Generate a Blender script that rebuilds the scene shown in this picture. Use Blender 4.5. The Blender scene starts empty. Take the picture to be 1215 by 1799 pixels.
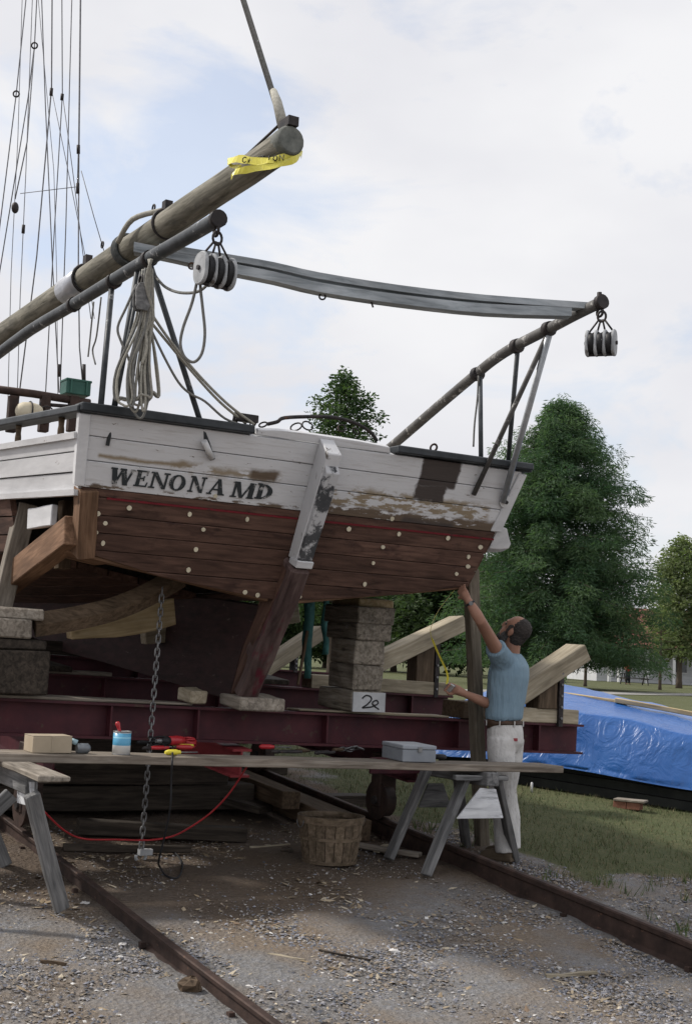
import bpy, bmesh, math, random
from mathutils import Vector as V, Matrix, Quaternion
random.seed(7)
sc = bpy.context.scene
col = sc.collection

# ------------------------------------------------------------------ camera, sky, sun, exposure
FOC, CX, CY, ROLL, CAMZ = 2350.0, 607.5, 899.5, 0.05, 2.13
TH = math.atan(250.5 / FOC)
FWD = V((0, math.cos(TH), math.sin(TH))); RGT = V((1, 0, 0)); UPV = V((0, -math.sin(TH), math.cos(TH)))
CAM = V((0, 0, CAMZ))
cx_ = RGT * math.cos(ROLL) + UPV * math.sin(ROLL)
cy_ = UPV * math.cos(ROLL) - RGT * math.sin(ROLL)
cam = bpy.data.cameras.new('camera'); co = bpy.data.objects.new('camera', cam); col.objects.link(co)
mw = Matrix((cx_, cy_, -FWD)).transposed().to_4x4(); mw.translation = CAM
co.matrix_world = mw
cam.sensor_fit = 'VERTICAL'; cam.sensor_height = 36; cam.sensor_width = 24.3
cam.lens = FOC / 1799 * 36; cam.clip_start = .05; cam.clip_end = 3000
sc.camera = co
SUN_AZ = (-1.0, 0.25); SUN_EL = math.radians(46)
hn = math.hypot(*SUN_AZ)
TOSUN = V((SUN_AZ[0] / hn * math.cos(SUN_EL), SUN_AZ[1] / hn * math.cos(SUN_EL), math.sin(SUN_EL)))
w = bpy.data.worlds.new('World'); sc.world = w; w.use_nodes = True
nt = w.node_tree; N = nt.nodes; L = nt.links
bg = N['Background']; bg.inputs['Strength'].default_value = 0.1
sky = N.new('ShaderNodeTexSky'); sky.sky_type = 'NISHITA'; sky.sun_disc = False
sky.sun_elevation = SUN_EL; sky.sun_rotation = math.atan2(TOSUN.x, TOSUN.y)
sky.air_density = 1.0; sky.dust_density = 1.5; sky.altitude = 10
tc = N.new('ShaderNodeTexCoord')
mp = N.new('ShaderNodeMapping'); mp.inputs['Scale'].default_value = (1.0, 1.0, 2.1); mp.inputs['Location'].default_value = (3.1, 1.7, .4)
L.new(tc.outputs['Generated'], mp.inputs['Vector'])
n1 = N.new('ShaderNodeTexNoise'); n1.inputs['Scale'].default_value = 4.2; n1.inputs['Detail'].default_value = 9; n1.inputs['Roughness'].default_value = .58; n1.inputs['Distortion'].default_value = .5
n2 = N.new('ShaderNodeTexNoise'); n2.inputs['Scale'].default_value = 2.3; n2.inputs['Detail'].default_value = 5; n2.inputs['Roughness'].default_value = .5
L.new(mp.outputs[0], n1.inputs['Vector']); L.new(mp.outputs[0], n2.inputs['Vector'])
r1 = N.new('ShaderNodeValToRGB'); r1.color_ramp.elements[0].position = .34; r1.color_ramp.elements[1].position = .48
r1.color_ramp.elements[0].color = (.52, .52, .52, 1)
L.new(n1.outputs['Fac'], r1.inputs[0])
r2 = N.new('ShaderNodeValToRGB'); r2.color_ramp.elements[0].position = .35; r2.color_ramp.elements[1].position = .62
r2.color_ramp.elements[0].color = (7.3, 7.35, 7.9, 1); r2.color_ramp.elements[1].color = (9.1, 9.1, 9.3, 1)
L.new(n2.outputs['Fac'], r2.inputs[0])
mx = N.new('ShaderNodeMix'); mx.data_type = 'RGBA'
skm = N.new('ShaderNodeVectorMath'); skm.operation = 'SCALE'; skm.inputs['Scale'].default_value = 1.9
L.new(sky.outputs[0], skm.inputs[0])
L.new(r1.outputs[0], mx.inputs[0]); L.new(skm.outputs[0], mx.inputs[6]); L.new(r2.outputs[0], mx.inputs[7])
L.new(mx.outputs[2], bg.inputs['Color'])
sl = bpy.data.lights.new('sun', 'SUN'); sl.energy = 3.4; sl.angle = math.radians(4); sl.color = (1, .95, .88)
so = bpy.data.objects.new('sun', sl); col.objects.link(so); so.location = (-20, 10, 30)
so.rotation_euler = TOSUN.to_track_quat('Z', 'Y').to_euler()
sc.view_settings.view_transform = 'Standard'; sc.view_settings.look = 'None'
sc.view_settings.exposure = 0.0; sc.view_settings.gamma = 1
sc.render.engine = 'CYCLES'
sc.cycles.max_bounces = 5; sc.cycles.diffuse_bounces = 1; sc.cycles.glossy_bounces = 2; sc.cycles.transmission_bounces = 2; sc.cycles.caustics_reflective = False; sc.cycles.caustics_refractive = False

# ------------------------------------------------------------------ coordinates: C across the track, F up the track, z up
AZ = math.radians(30); SLOPE = .08
F = V((-math.sin(AZ), math.cos(AZ), 0)); C = V((math.cos(AZ), math.sin(AZ), 0)); Z = V((0, 0, 1))
def smin(a, b, k=3.0):
    h = max(0, min(1, .5 + .5 * (b - a) / k)); return b + (a - b) * h - k * h * (1 - h)
def gf(f): return SLOPE * smin(-smin(-f, 3.0), 13.5)
def gz(p): return gf(F.dot(p))
def B(c, f, z=0): return C * c + F * f + V((0, 0, z))
def G(c, f, h=0): return C * c + F * f + V((0, 0, gf(f) + h))
def ray(px, py):
    x = (px - CX) / FOC; y = (py - CY) / FOC
    return FWD + RGT * (x * math.cos(ROLL) + y * math.sin(ROLL)) - UPV * (-x * math.sin(ROLL) + y * math.cos(ROLL))
def at(px, py, d): return CAM + ray(px, py) * d
def on(px, py, n, p0):
    d = ray(px, py); return CAM + d * (n.dot(p0 - CAM) / n.dot(d))
def onC(px, py, c): return on(px, py, C, C * c)
def onF(px, py, f): return on(px, py, F, F * f)
def onZ(px, py, z): return on(px, py, Z, V((0, 0, z)))
def ground(px, py, h=0):
    d = ray(px, py); a, b = 2.0, 400.0
    for _ in range(60):
        m = (a + b) / 2; p = CAM + d * m
        if p.z > gz(p) + h: a = m
        else: b = m
    return CAM + d * a
def cf(p): return C.dot(p), F.dot(p)

# ------------------------------------------------------------------ mesh building
class MB:
    def __init__(s): s.v = []; s.f = []; s.smooth = []; s.uv = None
    def add(s, vs, fs, sm=False):
        o = len(s.v); s.v += [V(v) for v in vs]; s.f += [tuple(i + o for i in f) for f in fs]; s.smooth += [sm] * len(fs); return s
    def hexa(s, p, sm=False):       # 8 points, bottom ring then top ring
        return s.add(p, [(3, 2, 1, 0), (4, 5, 6, 7), (0, 1, 5, 4), (1, 2, 6, 5), (2, 3, 7, 6), (3, 0, 4, 7)], sm)
    def box(s, c, sx, sy, sz, ax=None):
        X, Y, Zz = ax or (V((1, 0, 0)), V((0, 1, 0)), V((0, 0, 1)))
        c = V(c); q = []
        for k in (-1, 1):
            for i, j in ((-1, -1), (1, -1), (1, 1), (-1, 1)):
                q.append(c + X * (i * sx / 2) + Y * (j * sy / 2) + Zz * (k * sz / 2))
        return s.hexa(q)
    def prism(s, poly, vec):
        n = len(poly); vec = V(vec)
        vs = [V(p) for p in poly] + [V(p) + vec for p in poly]
        return s.add(vs, [tuple(range(n - 1, -1, -1)), tuple(range(n, 2 * n))] + [(i, (i + 1) % n, n + (i + 1) % n, n + i) for i in range(n)])
    def tube(s, pts, r, n=8, closed=False, cap=True, ref=None, sm=True):
        pts = [V(p) for p in pts]; m = len(pts)
        rr = list(r) if isinstance(r, (list, tuple)) else [r] * m
        rr = [(x, x) if not isinstance(x, (tuple, list)) else x for x in rr]
        ts = []
        for i in range(m):
            a = pts[(i - 1) % m] if (closed or i) else pts[0]; b = pts[(i + 1) % m] if (closed or i < m - 1) else pts[-1]
            t = (b - a); ts.append(t.normalized() if t.length > 1e-9 else V((0, 0, 1)))
        u = V(ref) if ref is not None else (V((0, 0, 1)) if abs(ts[0].z) < .9 else V((1, 0, 0)))
        vs = []
        for i in range(m):
            t = ts[i]
            if ref is not None: u = V(ref)
            u = (u - t * u.dot(t))
            u = u.normalized() if u.length > 1e-6 else t.orthogonal().normalized()
            w_ = t.cross(u)
            for k in range(n):
                an = 2 * math.pi * k / n
                vs.append(pts[i] + u * (math.cos(an) * rr[i][0]) + w_ * (math.sin(an) * rr[i][1]))
        fs = []
        for i in range(m if closed else m - 1):
            j = (i + 1) % m
            for k in range(n):
                k2 = (k + 1) % n
                fs.append((i * n + k, i * n + k2, j * n + k2, j * n + k))
        s.add(vs, fs, sm)
        if cap and not closed:
            o = len(s.v) - m * n
            s.f.append(tuple(o + k for k in range(n - 1, -1, -1))); s.smooth.append(False)
            s.f.append(tuple(o + (m - 1) * n + k for k in range(n))); s.smooth.append(False)
        return s
    def disc(s, c, nrm, r, h, n=12):
        nrm = V(nrm).normalized(); return s.tube([V(c), V(c) + nrm * h], r, n)
    def torus(s, c, nrm, R, r, n=16, m=6, u=None, sx=1.0, a0=0, a1=2 * math.pi):
        nrm = V(nrm).normalized(); U_ = V(u).normalized() if u is not None else nrm.orthogonal().normalized(); W_ = nrm.cross(U_)
        full = abs(a1 - a0 - 2 * math.pi) < 1e-6
        k = n if full else n + 1
        return s.tube([V(c) + U_ * (math.cos(a0 + (a1 - a0) * i / n) * R * sx) + W_ * (math.sin(a0 + (a1 - a0) * i / n) * R) for i in range(k)], r, m, closed=full)
    def ell(s, c, ax, n=10, m=7):
        X, Y, Zz = ax; c = V(c); vs = []; fs = []
        for i in range(m + 1):
            ph = -math.pi / 2 + math.pi * i / m
            for k in range(n):
                a = 2 * math.pi * k / n
                vs.append(c + X * (math.cos(ph) * math.cos(a)) + Y * (math.cos(ph) * math.sin(a)) + Zz * math.sin(ph))
        for i in range(m):
            for k in range(n):
                fs.append((i * n + k, i * n + (k + 1) % n, (i + 1) * n + (k + 1) % n, (i + 1) * n + k))
        return s.add(vs, fs, True)

WM = {}
def frame(o, X, Zup):
    X = V(X).normalized(); Zu = V(Zup); Y = Zu.cross(X).normalized(); Zz = X.cross(Y)
    m = Matrix((X, Y, Zz)).transposed().to_4x4(); m.translation = V(o); return m
def place(o, M, parent):
    WM[o.name] = M
    if parent is not None:
        o.parent = parent; o.matrix_parent_inverse = Matrix.Identity(4); o.matrix_basis = WM[parent.name].inverted() @ M
    else: o.matrix_basis = M
def props(o, label=None, cat=None, group=None, kind=None):
    if label: o['label'] = label
    if cat: o['category'] = cat
    if group: o['group'] = group
    if kind: o['kind'] = kind
    return o
def T(name, label, cat, loc, group=None):
    o = bpy.data.objects.new(name, None); col.objects.link(o); o.empty_display_size = .1
    place(o, Matrix.Translation(V(loc)), None); return props(o, label, cat, group)
def O(name, mb, mat, parent=None, label=None, cat=None, group=None, kind=None, M=None, bevel=0, flat=False, uvs=None, colors=None):
    if M is None:
        xs = [v.x for v in mb.v]; ys = [v.y for v in mb.v]; zs = [v.z for v in mb.v]
        M = Matrix.Translation(V(((min(xs) + max(xs)) / 2, (min(ys) + max(ys)) / 2, min(zs))))
    Mi = M.inverted()
    me = bpy.data.meshes.new(name)
    me.from_pydata([Mi @ v for v in mb.v], [], mb.f)
    if any(mb.smooth) and not flat:
        me.polygons.foreach_set('use_smooth', mb.smooth)
    if bevel:
        bm = bmesh.new(); bm.from_mesh(me)
        bmesh.ops.bevel(bm, geom=[e for e in bm.edges], offset=bevel, segments=1, affect='EDGES', clamp_overlap=True)
        bm.to_mesh(me); bm.free()
    if uvs is not None:
        ul = me.uv_layers.new(name='tp')
        for lp in me.loops: ul.data[lp.index].uv = uvs(M @ me.vertices[lp.vertex_index].co)
    if colors is not None:
        ca = me.color_attributes.new('tint', 'FLOAT_COLOR', 'POINT')
        flatc = []
        for c in colors: flatc += [c[0], c[1], c[2], 1]
        ca.data.foreach_set('color', flatc)
    me.update()
    if isinstance(mat, (list, tuple)):
        for m_ in mat: me.materials.append(m_)
    elif mat: me.materials.append(mat)
    o = bpy.data.objects.new(name, me); col.objects.link(o)
    place(o, M, parent); return props(o, label, cat, group, kind)
def copyobj(src, M, parent=None, label=None):
    o = src.copy(); col.objects.link(o); o.parent = None
    place(o, M, parent)
    if label: o['label'] = label
    return o
def beam(name, p0, p1, wd, ht, mat, parent=None, up=Z, jit=.004, seg=3, bevel=.006, bow=0, **k):
    """squared timber: local X along its length, ht along 'up'; slightly uneven edges"""
    p0, p1 = V(p0), V(p1); Ln = (p1 - p0).length; M = frame(p0, p1 - p0, up)
    mb = MB(); vs = []; fs = []
    for i in range(seg + 1):
        x = Ln * i / seg; b = bow * math.sin(math.pi * i / seg)
        for y, z in ((-1, -1), (1, -1), (1, 1), (-1, 1)):
            vs.append(M @ V((x + (random.uniform(-jit, jit) if i in (0, seg) else 0), y * wd / 2 + random.uniform(-jit, jit), z * ht / 2 + b + random.uniform(-jit, jit))))
    for i in range(seg):
        for k_ in range(4):
            a = i * 4 + k_; b_ = i * 4 + (k_ + 1) % 4; fs.append((a, b_, b_ + 4, a + 4))
    fs += [(3, 2, 1, 0), tuple(seg * 4 + q for q in range(4))]
    mb.add(vs, fs)
    o = O(name, mb, mat, parent, M=M, **k)
    if bevel:
        bm = bmesh.new(); bm.from_mesh(o.data)
        es = [e for e in bm.edges if len(e.link_faces) == 2 and e.calc_face_angle() > .8]
        bmesh.ops.bevel(bm, geom=es, offset=bevel, segments=1, affect='EDGES', clamp_overlap=True); bm.to_mesh(o.data); bm.free()
    return o
def smooth_path(p, n=6, closed=False):
    p = [V(q) for q in p]; out = []; m = len(p)
    for i in range(m if closed else m - 1):
        g = lambda k: p[k % m] if closed else p[max(0, min(m - 1, k))]
        a, b, c, d = g(i - 1), g(i), g(i + 1), g(i + 2)
        for j in range(n):
            t = j / n
            out.append(.5 * ((2 * b) + (c - a) * t + (2 * a - 5 * b + 4 * c - d) * t * t + (3 * b - a - 3 * c + d) * t ** 3))
    if not closed: out.append(p[-1])
    return out
def clip(poly, axis, lim, keep_less):
    out = []; n = len(poly)
    ins = lambda q: (q[axis] <= lim) if keep_less else (q[axis] >= lim)
    for i in range(n):
        a, b = poly[i], poly[(i + 1) % n]
        if ins(a): out.append(a)
        if ins(a) != ins(b):
            t = (lim - a[axis]) / (b[axis] - a[axis]); out.append((a[0] + (b[0] - a[0]) * t, a[1] + (b[1] - a[1]) * t))
    return out

# ------------------------------------------------------------------ materials
def newmat(name):
    m = bpy.data.materials.new(name); m.use_nodes = True; return m, m.node_tree, m.node_tree.nodes['Principled BSDF']
def nd(nt, typ, **k):
    n = nt.nodes.new(typ)
    for a, b in k.items():
        if a in n.inputs: n.inputs[a].default_value = b
        else: setattr(n, a, b)
    return n
def noise(nt, vec, scale, detail=5, rough=.55, dist=0):
    n = nd(nt, 'ShaderNodeTexNoise', Scale=scale, Detail=detail, Roughness=rough, Distortion=dist)
    if vec is not None: nt.links.new(vec, n.inputs['Vector'])
    return n.outputs['Fac']
def ramp(nt, fac, stops):
    r = nd(nt, 'ShaderNodeValToRGB'); e = r.color_ramp.elements
    while len(e) < len(stops): e.new(.5)
    for i, (p, c) in enumerate(stops):
        e[i].position = p; e[i].color = (*c, 1) if isinstance(c, (tuple, list)) else (c, c, c, 1)
    nt.links.new(fac, r.inputs[0]); return r.outputs[0]
def mix(nt, fac, a, b, blend='MIX'):
    m = nd(nt, 'ShaderNodeMix', data_type='RGBA', blend_type=blend)
    for s, i in ((fac, 0), (a, 6), (b, 7)):
        if hasattr(s, 'is_output'): nt.links.new(s, m.inputs[i])
        elif i == 0: m.inputs[0].default_value = s
        else: m.inputs[i].default_value = (*s, 1) if isinstance(s, (tuple, list)) else (s, s, s, 1)
    return m.outputs[2]
def mth(nt, op, a, b=0.0):
    m = nd(nt, 'ShaderNodeMath', operation=op)
    for s, i in ((a, 0), (b, 1)):
        if hasattr(s, 'is_output'): nt.links.new(s, m.inputs[i])
        else: m.inputs[i].default_value = s
    return m.outputs[0]
def bump(nt, bs, h, strength=.4, dist=.01):
    b = nd(nt, 'ShaderNodeBump', Strength=strength, Distance=dist); nt.links.new(h, b.inputs['Height']); nt.links.new(b.outputs[0], bs.inputs['Normal'])
def coords(nt, scale=(1, 1, 1), kind='Object'):
    t = nd(nt, 'ShaderNodeTexCoord'); m = nd(nt, 'ShaderNodeMapping'); m.inputs['Scale'].default_value = scale
    oi = nd(nt, 'ShaderNodeObjectInfo'); cmb = nd(nt, 'ShaderNodeCombineXYZ')
    s = mth(nt, 'MULTIPLY', oi.outputs['Random'], 37.0)
    for i in range(3): nt.links.new(s, cmb.inputs[i])
    nt.links.new(cmb.outputs[0], m.inputs['Location']); nt.links.new(t.outputs[kind], m.inputs['Vector']); return m.outputs[0]
def objvar(nt, colr, lo=.82, hi=1.15):
    oi = nd(nt, 'ShaderNodeObjectInfo')
    v = ramp(nt, oi.outputs['Random'], [(0, lo), (1, hi)])
    return mix(nt, 1.0, colr, v, 'MULTIPLY')
def wood(name, c1, c2, rough=.8, grain=16, dark=.45, knots=True, bs_=.5, stain=None, stain_amt=.5):
    m, nt, bs = newmat(name); v = coords(nt, (1.3, grain, grain)); v2 = coords(nt, (1, 2.2, 2.2))
    g = noise(nt, v, 2.2, 7, .62, .6)
    colr = ramp(nt, g, [(.28, [x * dark for x in c1]), (.45, c1), (.68, c2)])
    big = noise(nt, v2, 2.4, 4)
    colr = mix(nt, 1.0, colr, ramp(nt, big, [(.3, .68), (.65, 1.12)]), 'MULTIPLY')
    if stain:
        colr = mix(nt, ramp(nt, noise(nt, v2, 3.1, 6, .65), [(stain_amt, 0.0), (stain_amt + .12, 1.0)]), colr, stain)
    if knots:
        vo = nd(nt, 'ShaderNodeTexVoronoi', Scale=2.2); nt.links.new(v2, vo.inputs['Vector'])
        colr = mix(nt, ramp(nt, vo.outputs['Distance'], [(.035, .85), (.09, 0.0)]), colr, [x * .3 for x in c1])
    colr = objvar(nt, colr); nt.links.new(colr, bs.inputs['Base Color']); bs.inputs['Roughness'].default_value = rough
    bs.inputs['Specular IOR Level'].default_value = .25
    bump(nt, bs, g, bs_, .006); return m
def mottle(name, c1, c2, scale=8, rough=.6, metal=0, spots=None, spot_amt=.6, spot_scale=14, bs_=.25, stretch=(1, 1, 1), var=True, spec=.3, rough2=None):
    m, nt, bs = newmat(name); v = coords(nt, stretch)
    a = noise(nt, v, scale, 6, .6)
    colr = ramp(nt, a, [(.32, c1), (.66, c2)])
    if spots:
        colr = mix(nt, ramp(nt, noise(nt, v, spot_scale, 8, .7), [(spot_amt, 0.0), (spot_amt + .06, 1.0)]), colr, spots)
    if var: colr = objvar(nt, colr, .88, 1.1)
    nt.links.new(colr, bs.inputs['Base Color']); bs.inputs['Roughness'].default_value = rough; bs.inputs['Metallic'].default_value = metal
    bs.inputs['Specular IOR Level'].default_value = spec
    if rough2 is not None: nt.links.new(ramp(nt, a, [(.3, rough), (.7, rough2)]), bs.inputs['Roughness'])
    bump(nt, bs, noise(nt, v, scale * 4, 5, .6), bs_, .004); return m
def tinted(name, rough=.85, bs_=.0, spec=.2, scale=60):
    m, nt, bs = newmat(name); a = nd(nt, 'ShaderNodeVertexColor', layer_name='tint')
    nt.links.new(a.outputs[0], bs.inputs['Base Color']); bs.inputs['Roughness'].default_value = rough; bs.inputs['Specular IOR Level'].default_value = spec
    return m
def leafmat(name, c1, c2, trans=.35):
    m, nt, bs = newmat(name); a = nd(nt, 'ShaderNodeVertexColor', layer_name='tint')
    sep = nd(nt, 'ShaderNodeSeparateColor'); nt.links.new(a.outputs[0], sep.inputs[0])
    colr = mix(nt, sep.outputs[0], c1, c2)
    nt.links.new(colr, bs.inputs['Base Color']); bs.inputs['Roughness'].default_value = .6; bs.inputs['Specular IOR Level'].default_value = .2
    tr = nd(nt, 'ShaderNodeBsdfTranslucent'); nt.links.new(mix(nt, 1.0, colr, (1.0, 1.15, .6), 'MULTIPLY'), tr.inputs[0])
    ms = nd(nt, 'ShaderNodeMixShader'); ms.inputs[0].default_value = trans
    nt.links.new(bs.outputs[0], ms.inputs[1]); nt.links.new(tr.outputs[0], ms.inputs[2])
    nt.links.new(ms.outputs[0], nt.nodes['Material Output'].inputs[0]); return m

W_GREY = wood('weathered_wood', (.22, .19, .155), (.36, .32, .27))
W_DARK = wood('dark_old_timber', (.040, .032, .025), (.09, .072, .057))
W_BROWN = wood('brown_timber', (.10, .07, .045), (.17, .12, .08))
W_NEW = wood('new_lumber', (.50, .38, .21), (.66, .53, .34), dark=.7, bs_=.25)
W_NEWGREY = wood('greyed_lumber', (.33, .28, .20), (.47, .41, .31), dark=.65, bs_=.3)
W_ORANGE = wood('fresh_oak', (.155, .088, .052), (.26, .155, .095), dark=.65, bs_=.25)
W_BLOCK = wood('crib_block', (.21, .182, .145), (.38, .34, .285), dark=.3, bs_=.7, stain=(.42, .41, .39), stain_amt=.62)
W_BAR = wood('grey_painted_bar', (.31, .34, .36), (.47, .50, .52), dark=.5, grain=10, knots=False)
W_BOOM = wood('spar_wood', (.19, .178, .14), (.34, .315, .26), dark=.3, grain=13, bs_=.7, knots=True, stain=(.12, .115, .10), stain_amt=.58)
W_STAVE = wood('basket_stave', (.14, .105, .07), (.25, .19, .135), dark=.5, knots=False)
W_BENCH = wood('bench_plank', (.24, .20, .16), (.38, .335, .28), dark=.55)
W_SAW = wood('sawhorse_wood', (.15, .15, .15), (.27, .265, .26), dark=.5)
W_SAWWHITE = wood('sawhorse_white_panel', (.62, .63, .65), (.78, .79, .80), dark=.12, grain=11, knots=False)
PIPE = mottle('davit_paint', (.035, .04, .045), (.08, .088, .095), 9, .5, 0, (.42, .42, .42), .60, 11, stretch=(1, 1, 1))
PIPE2 = mottle('weathered_davit_paint', (.075, .072, .07), (.15, .145, .138), 9, .6, 0, (.40, .39, .37), .565, 10)
PIPE_G = mottle('galvanised_strut', (.34, .36, .38), (.50, .52, .54), 12, .45, .5, (.20, .12, .08), .66)
IRON = mottle('dark_iron', (.02, .02, .022), (.06, .05, .048), 14, .6, .3, (.12, .06, .035), .62)
RUST = mottle('rusty_steel', (.035, .025, .022), (.085, .055, .045), 9, .7, .35, (.15, .085, .06), .62, 20, bs_=.5)
RAILTOP = mottle('worn_rail_head', (.13, .105, .10), (.27, .23, .22), 15, .3, .8, (.10, .05, .035), .60, 18, rough2=.55)
RED = mottle('red_primer', (.045, .013, .019), (.085, .021, .027), 5, .6, 0, (.075, .045, .035), .60, 9)
RED2 = mottle('bright_red_primer', (.21, .03, .035), (.29, .045, .05), 6, .5)
BLACKP = mottle('black_rail_paint', (.018, .022, .025), (.045, .05, .055), 8, .45, 0, (.24, .24, .24), .70, 20)
GALV = mottle('galvanised_block', (.30, .31, .32), (.47, .48, .49), 10, .65, .1, (.13, .115, .105), .58, 12)
BUNG = mottle('bung_wood', (.60, .54, .40), (.74, .68, .52), 20, .7)
ROPE_W = mottle('pale_rope', (.30, .29, .25), (.46, .44, .38), 60, .9, bs_=.8)
ROPE_G = mottle('grey_rope', (.16, .16, .15), (.26, .255, .24), 60, .9, bs_=.8)
WIRE = mottle('rig_wire', (.13, .13, .14), (.22, .22, .23), 30, .5, .4)
CHAIN = mottle('chain_steel', (.16, .16, .165), (.27, .27, .27), 30, .45, .6, (.14, .08, .05), .62)
YELLOW = mottle('yellow_plastic', (.72, .60, .05), (.82, .72, .10), 10, .4)
BLACK = mottle('black_rubber', (.012, .012, .014), (.03, .03, .032), 20, .55)
REDP = mottle('red_plastic', (.42, .02, .03), (.52, .035, .04), 20, .35, spec=.5)
TEAL = mottle('teal_cloth', (.03, .11, .105), (.05, .16, .15), 20, .8)
WHITE = mottle('white_paint', (.70, .70, .70), (.80, .80, .80), 6, .6, 0, (.30, .25, .20), .72, 16)
# ------------------------------------------------------------------ ground
RAILC = (2.87, 5.72)
def grassmask(c, f):
    if c < 3: return 0.0
    n = .35 * math.sin(c * 1.7 + f * .9) + .25 * math.sin(c * 3.9 - f * 2.3) + .15 * math.sin(7 * c + 5 * f)
    a = (c - 6.15) / .8 + n
    b = (f - 7.1 - .05 * (c - 6)) / .9 + n
    g = min(a, b)
    far = (f - 15) / 6 + n
    return max(0, min(1, max(g, far)))
def axis_vals(lo, a, b, hi, step, grow=1.18):
    v = []; x = a
    while x <= b: v.append(x); x += step
    s = step; x = v[-1]
    while x < hi: s *= grow; x += s; v.append(x)
    s = step; x = a; pre = []
    while x > lo: s *= grow; x -= s; pre.append(x)
    return pre[::-1] + v
xs = axis_vals(-700, -6, 8, 700, .14); ys = axis_vals(-80, 3.5, 18, 1500, .14)
mb = MB(); cols = []
rg = random.Random(3)
for y in ys:
    for x in xs:
        c, f = cf(V((x, y, 0))); near = max(0, 1 - abs(y - 10) / 12) * max(0, 1 - abs(x) / 12)
        z = gf(f) + near * (.016 * math.sin(x * 5.1 + y * 1.3) * math.sin(y * 3.7) + rg.uniform(-.008, .008))
        mb.v.append(V((x, y, z))); cols.append((grassmask(c, f), max(0, min(1, (f - 6.95) / .7 + .55 * math.sin(c * 2.1) * math.sin(f * 1.7 + 1))) if c < 6.4 else 0, 0))
nx = len(xs)
for j in range(len(ys) - 1):
    for i in range(nx - 1): mb.f.append((j * nx + i, j * nx + i + 1, (j + 1) * nx + i + 1, (j + 1) * nx + i)); mb.smooth.append(True)
gm, nt, bs = newmat('ground_surface')
tcn = nd(nt, 'ShaderNodeTexCoord'); pv = tcn.outputs['Object']
vo = nd(nt, 'ShaderNodeTexVoronoi', Scale=34.0); nt.links.new(pv, vo.inputs['Vector'])
gr = mix(nt, noise(nt, pv, 9, 6, .65), (.13, .127, .13), (.31, .29, .265))
gr = mix(nt, ramp(nt, vo.outputs['Color'], [(.2, 0.0), (.9, .8)]), gr, (.25, .25, .258))
tan = ramp(nt, noise(nt, pv, 1.3, 5, .6), [(.42, 0.0), (.62, .85)])
gr = mix(nt, tan, gr, mix(nt, noise(nt, pv, 40, 4), (.13, .095, .066), (.31, .245, .18)))
att = nd(nt, 'ShaderNodeVertexColor', layer_name='tint'); sp = nd(nt, 'ShaderNodeSeparateColor'); nt.links.new(att.outputs[0], sp.inputs[0])
fine = noise(nt, pv, 120, 4, .75)
gr = mix(nt, 1.0, gr, ramp(nt, fine, [(.3, .55), (.7, 1.35)]), 'MULTIPLY')
dirt = mix(nt, noise(nt, pv, 22, 6, .7), (.052, .038, .028), (.165, .120, .085))  # brown dirt, deepened to put the hull's shade into the ground colour
gr = mix(nt, mth(nt, 'MULTIPLY', sp.outputs[1], .85), gr, dirt)
grs = mix(nt, noise(nt, pv, .9, 6, .65), (.060, .082, .036), (.135, .135, .068))
grs = mix(nt, ramp(nt, noise(nt, pv, 14, 5, .7), [(.5, 0.0), (.72, .7)]), grs, (.17, .15, .08))
gm_fac = ramp(nt, mth(nt, 'ADD', sp.outputs[0], mth(nt, 'MULTIPLY', mth(nt, 'SUBTRACT', noise(nt, pv, 6, 5, .7), .5), .9)), [(.35, 0.0), (.6, 1.0)])
nt.links.new(mix(nt, gm_fac, gr, grs), bs.inputs['Base Color']); bs.inputs['Roughness'].default_value = .92; bs.inputs['Specular IOR Level'].default_value = .15
bump(nt, bs, mth(nt, 'ADD', vo.outputs['Distance'], noise(nt, pv, 60, 5, .7)), .8, .02)
O('ground', mb, gm, kind='structure', M=Matrix.Identity(4), colors=cols, label='gravel and dirt yard rising gently into grass', )
# path behind
mb = MB(); rows = []
pa, pb = ground(620, 1212), ground(1300, 1222)
dr = (pb - pa); dr.z = 0; dr.normalize(); sd = V((-dr.y, dr.x, 0))
for i in range(0, 41):
    q = pa - dr * 30 + dr * (i * 4)
    rows.append([q + sd * (-1.3 + .3 * math.sin(i * .7)), q + sd * (1.3 + .3 * math.sin(i * .7))])
for r in rows:
    for q in r: mb.v.append(V((q.x, q.y, gz(q) + .02)))
for i in range(40): mb.f.append((2 * i, 2 * i + 1, 2 * i + 3, 2 * i + 2)); mb.smooth.append(False)
O('path', mb, mottle('path_gravel', (.24, .23, .21), (.36, .35, .33), 4, .9), kind='structure', label='pale gravel path crossing the far lawn')

# ------------------------------------------------------------------ the skipjack: transom frame
P0 = at(150, 735, 8.1); TD = (-Z * .75 + F * .35).normalized(); TN = C.cross(TD); TN = TN if TN.dot(F) < 0 else -TN
def tp(a, b, h=0): return P0 + C * a - TD * b + TN * h
def tab(p): d = p - P0; return d.dot(C), -d.dot(TD)
def tq(px, py): return tab(on(px, py, TN, P0))
MIDC = 4.27
boat = T('skipjack', 'white and bare-wood skipjack hauled out on red cradle, its stern towards the yard', 'boat', G(MIDC, 8.7))
CTR = (tab(B(MIDC, 0))[0])
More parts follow.
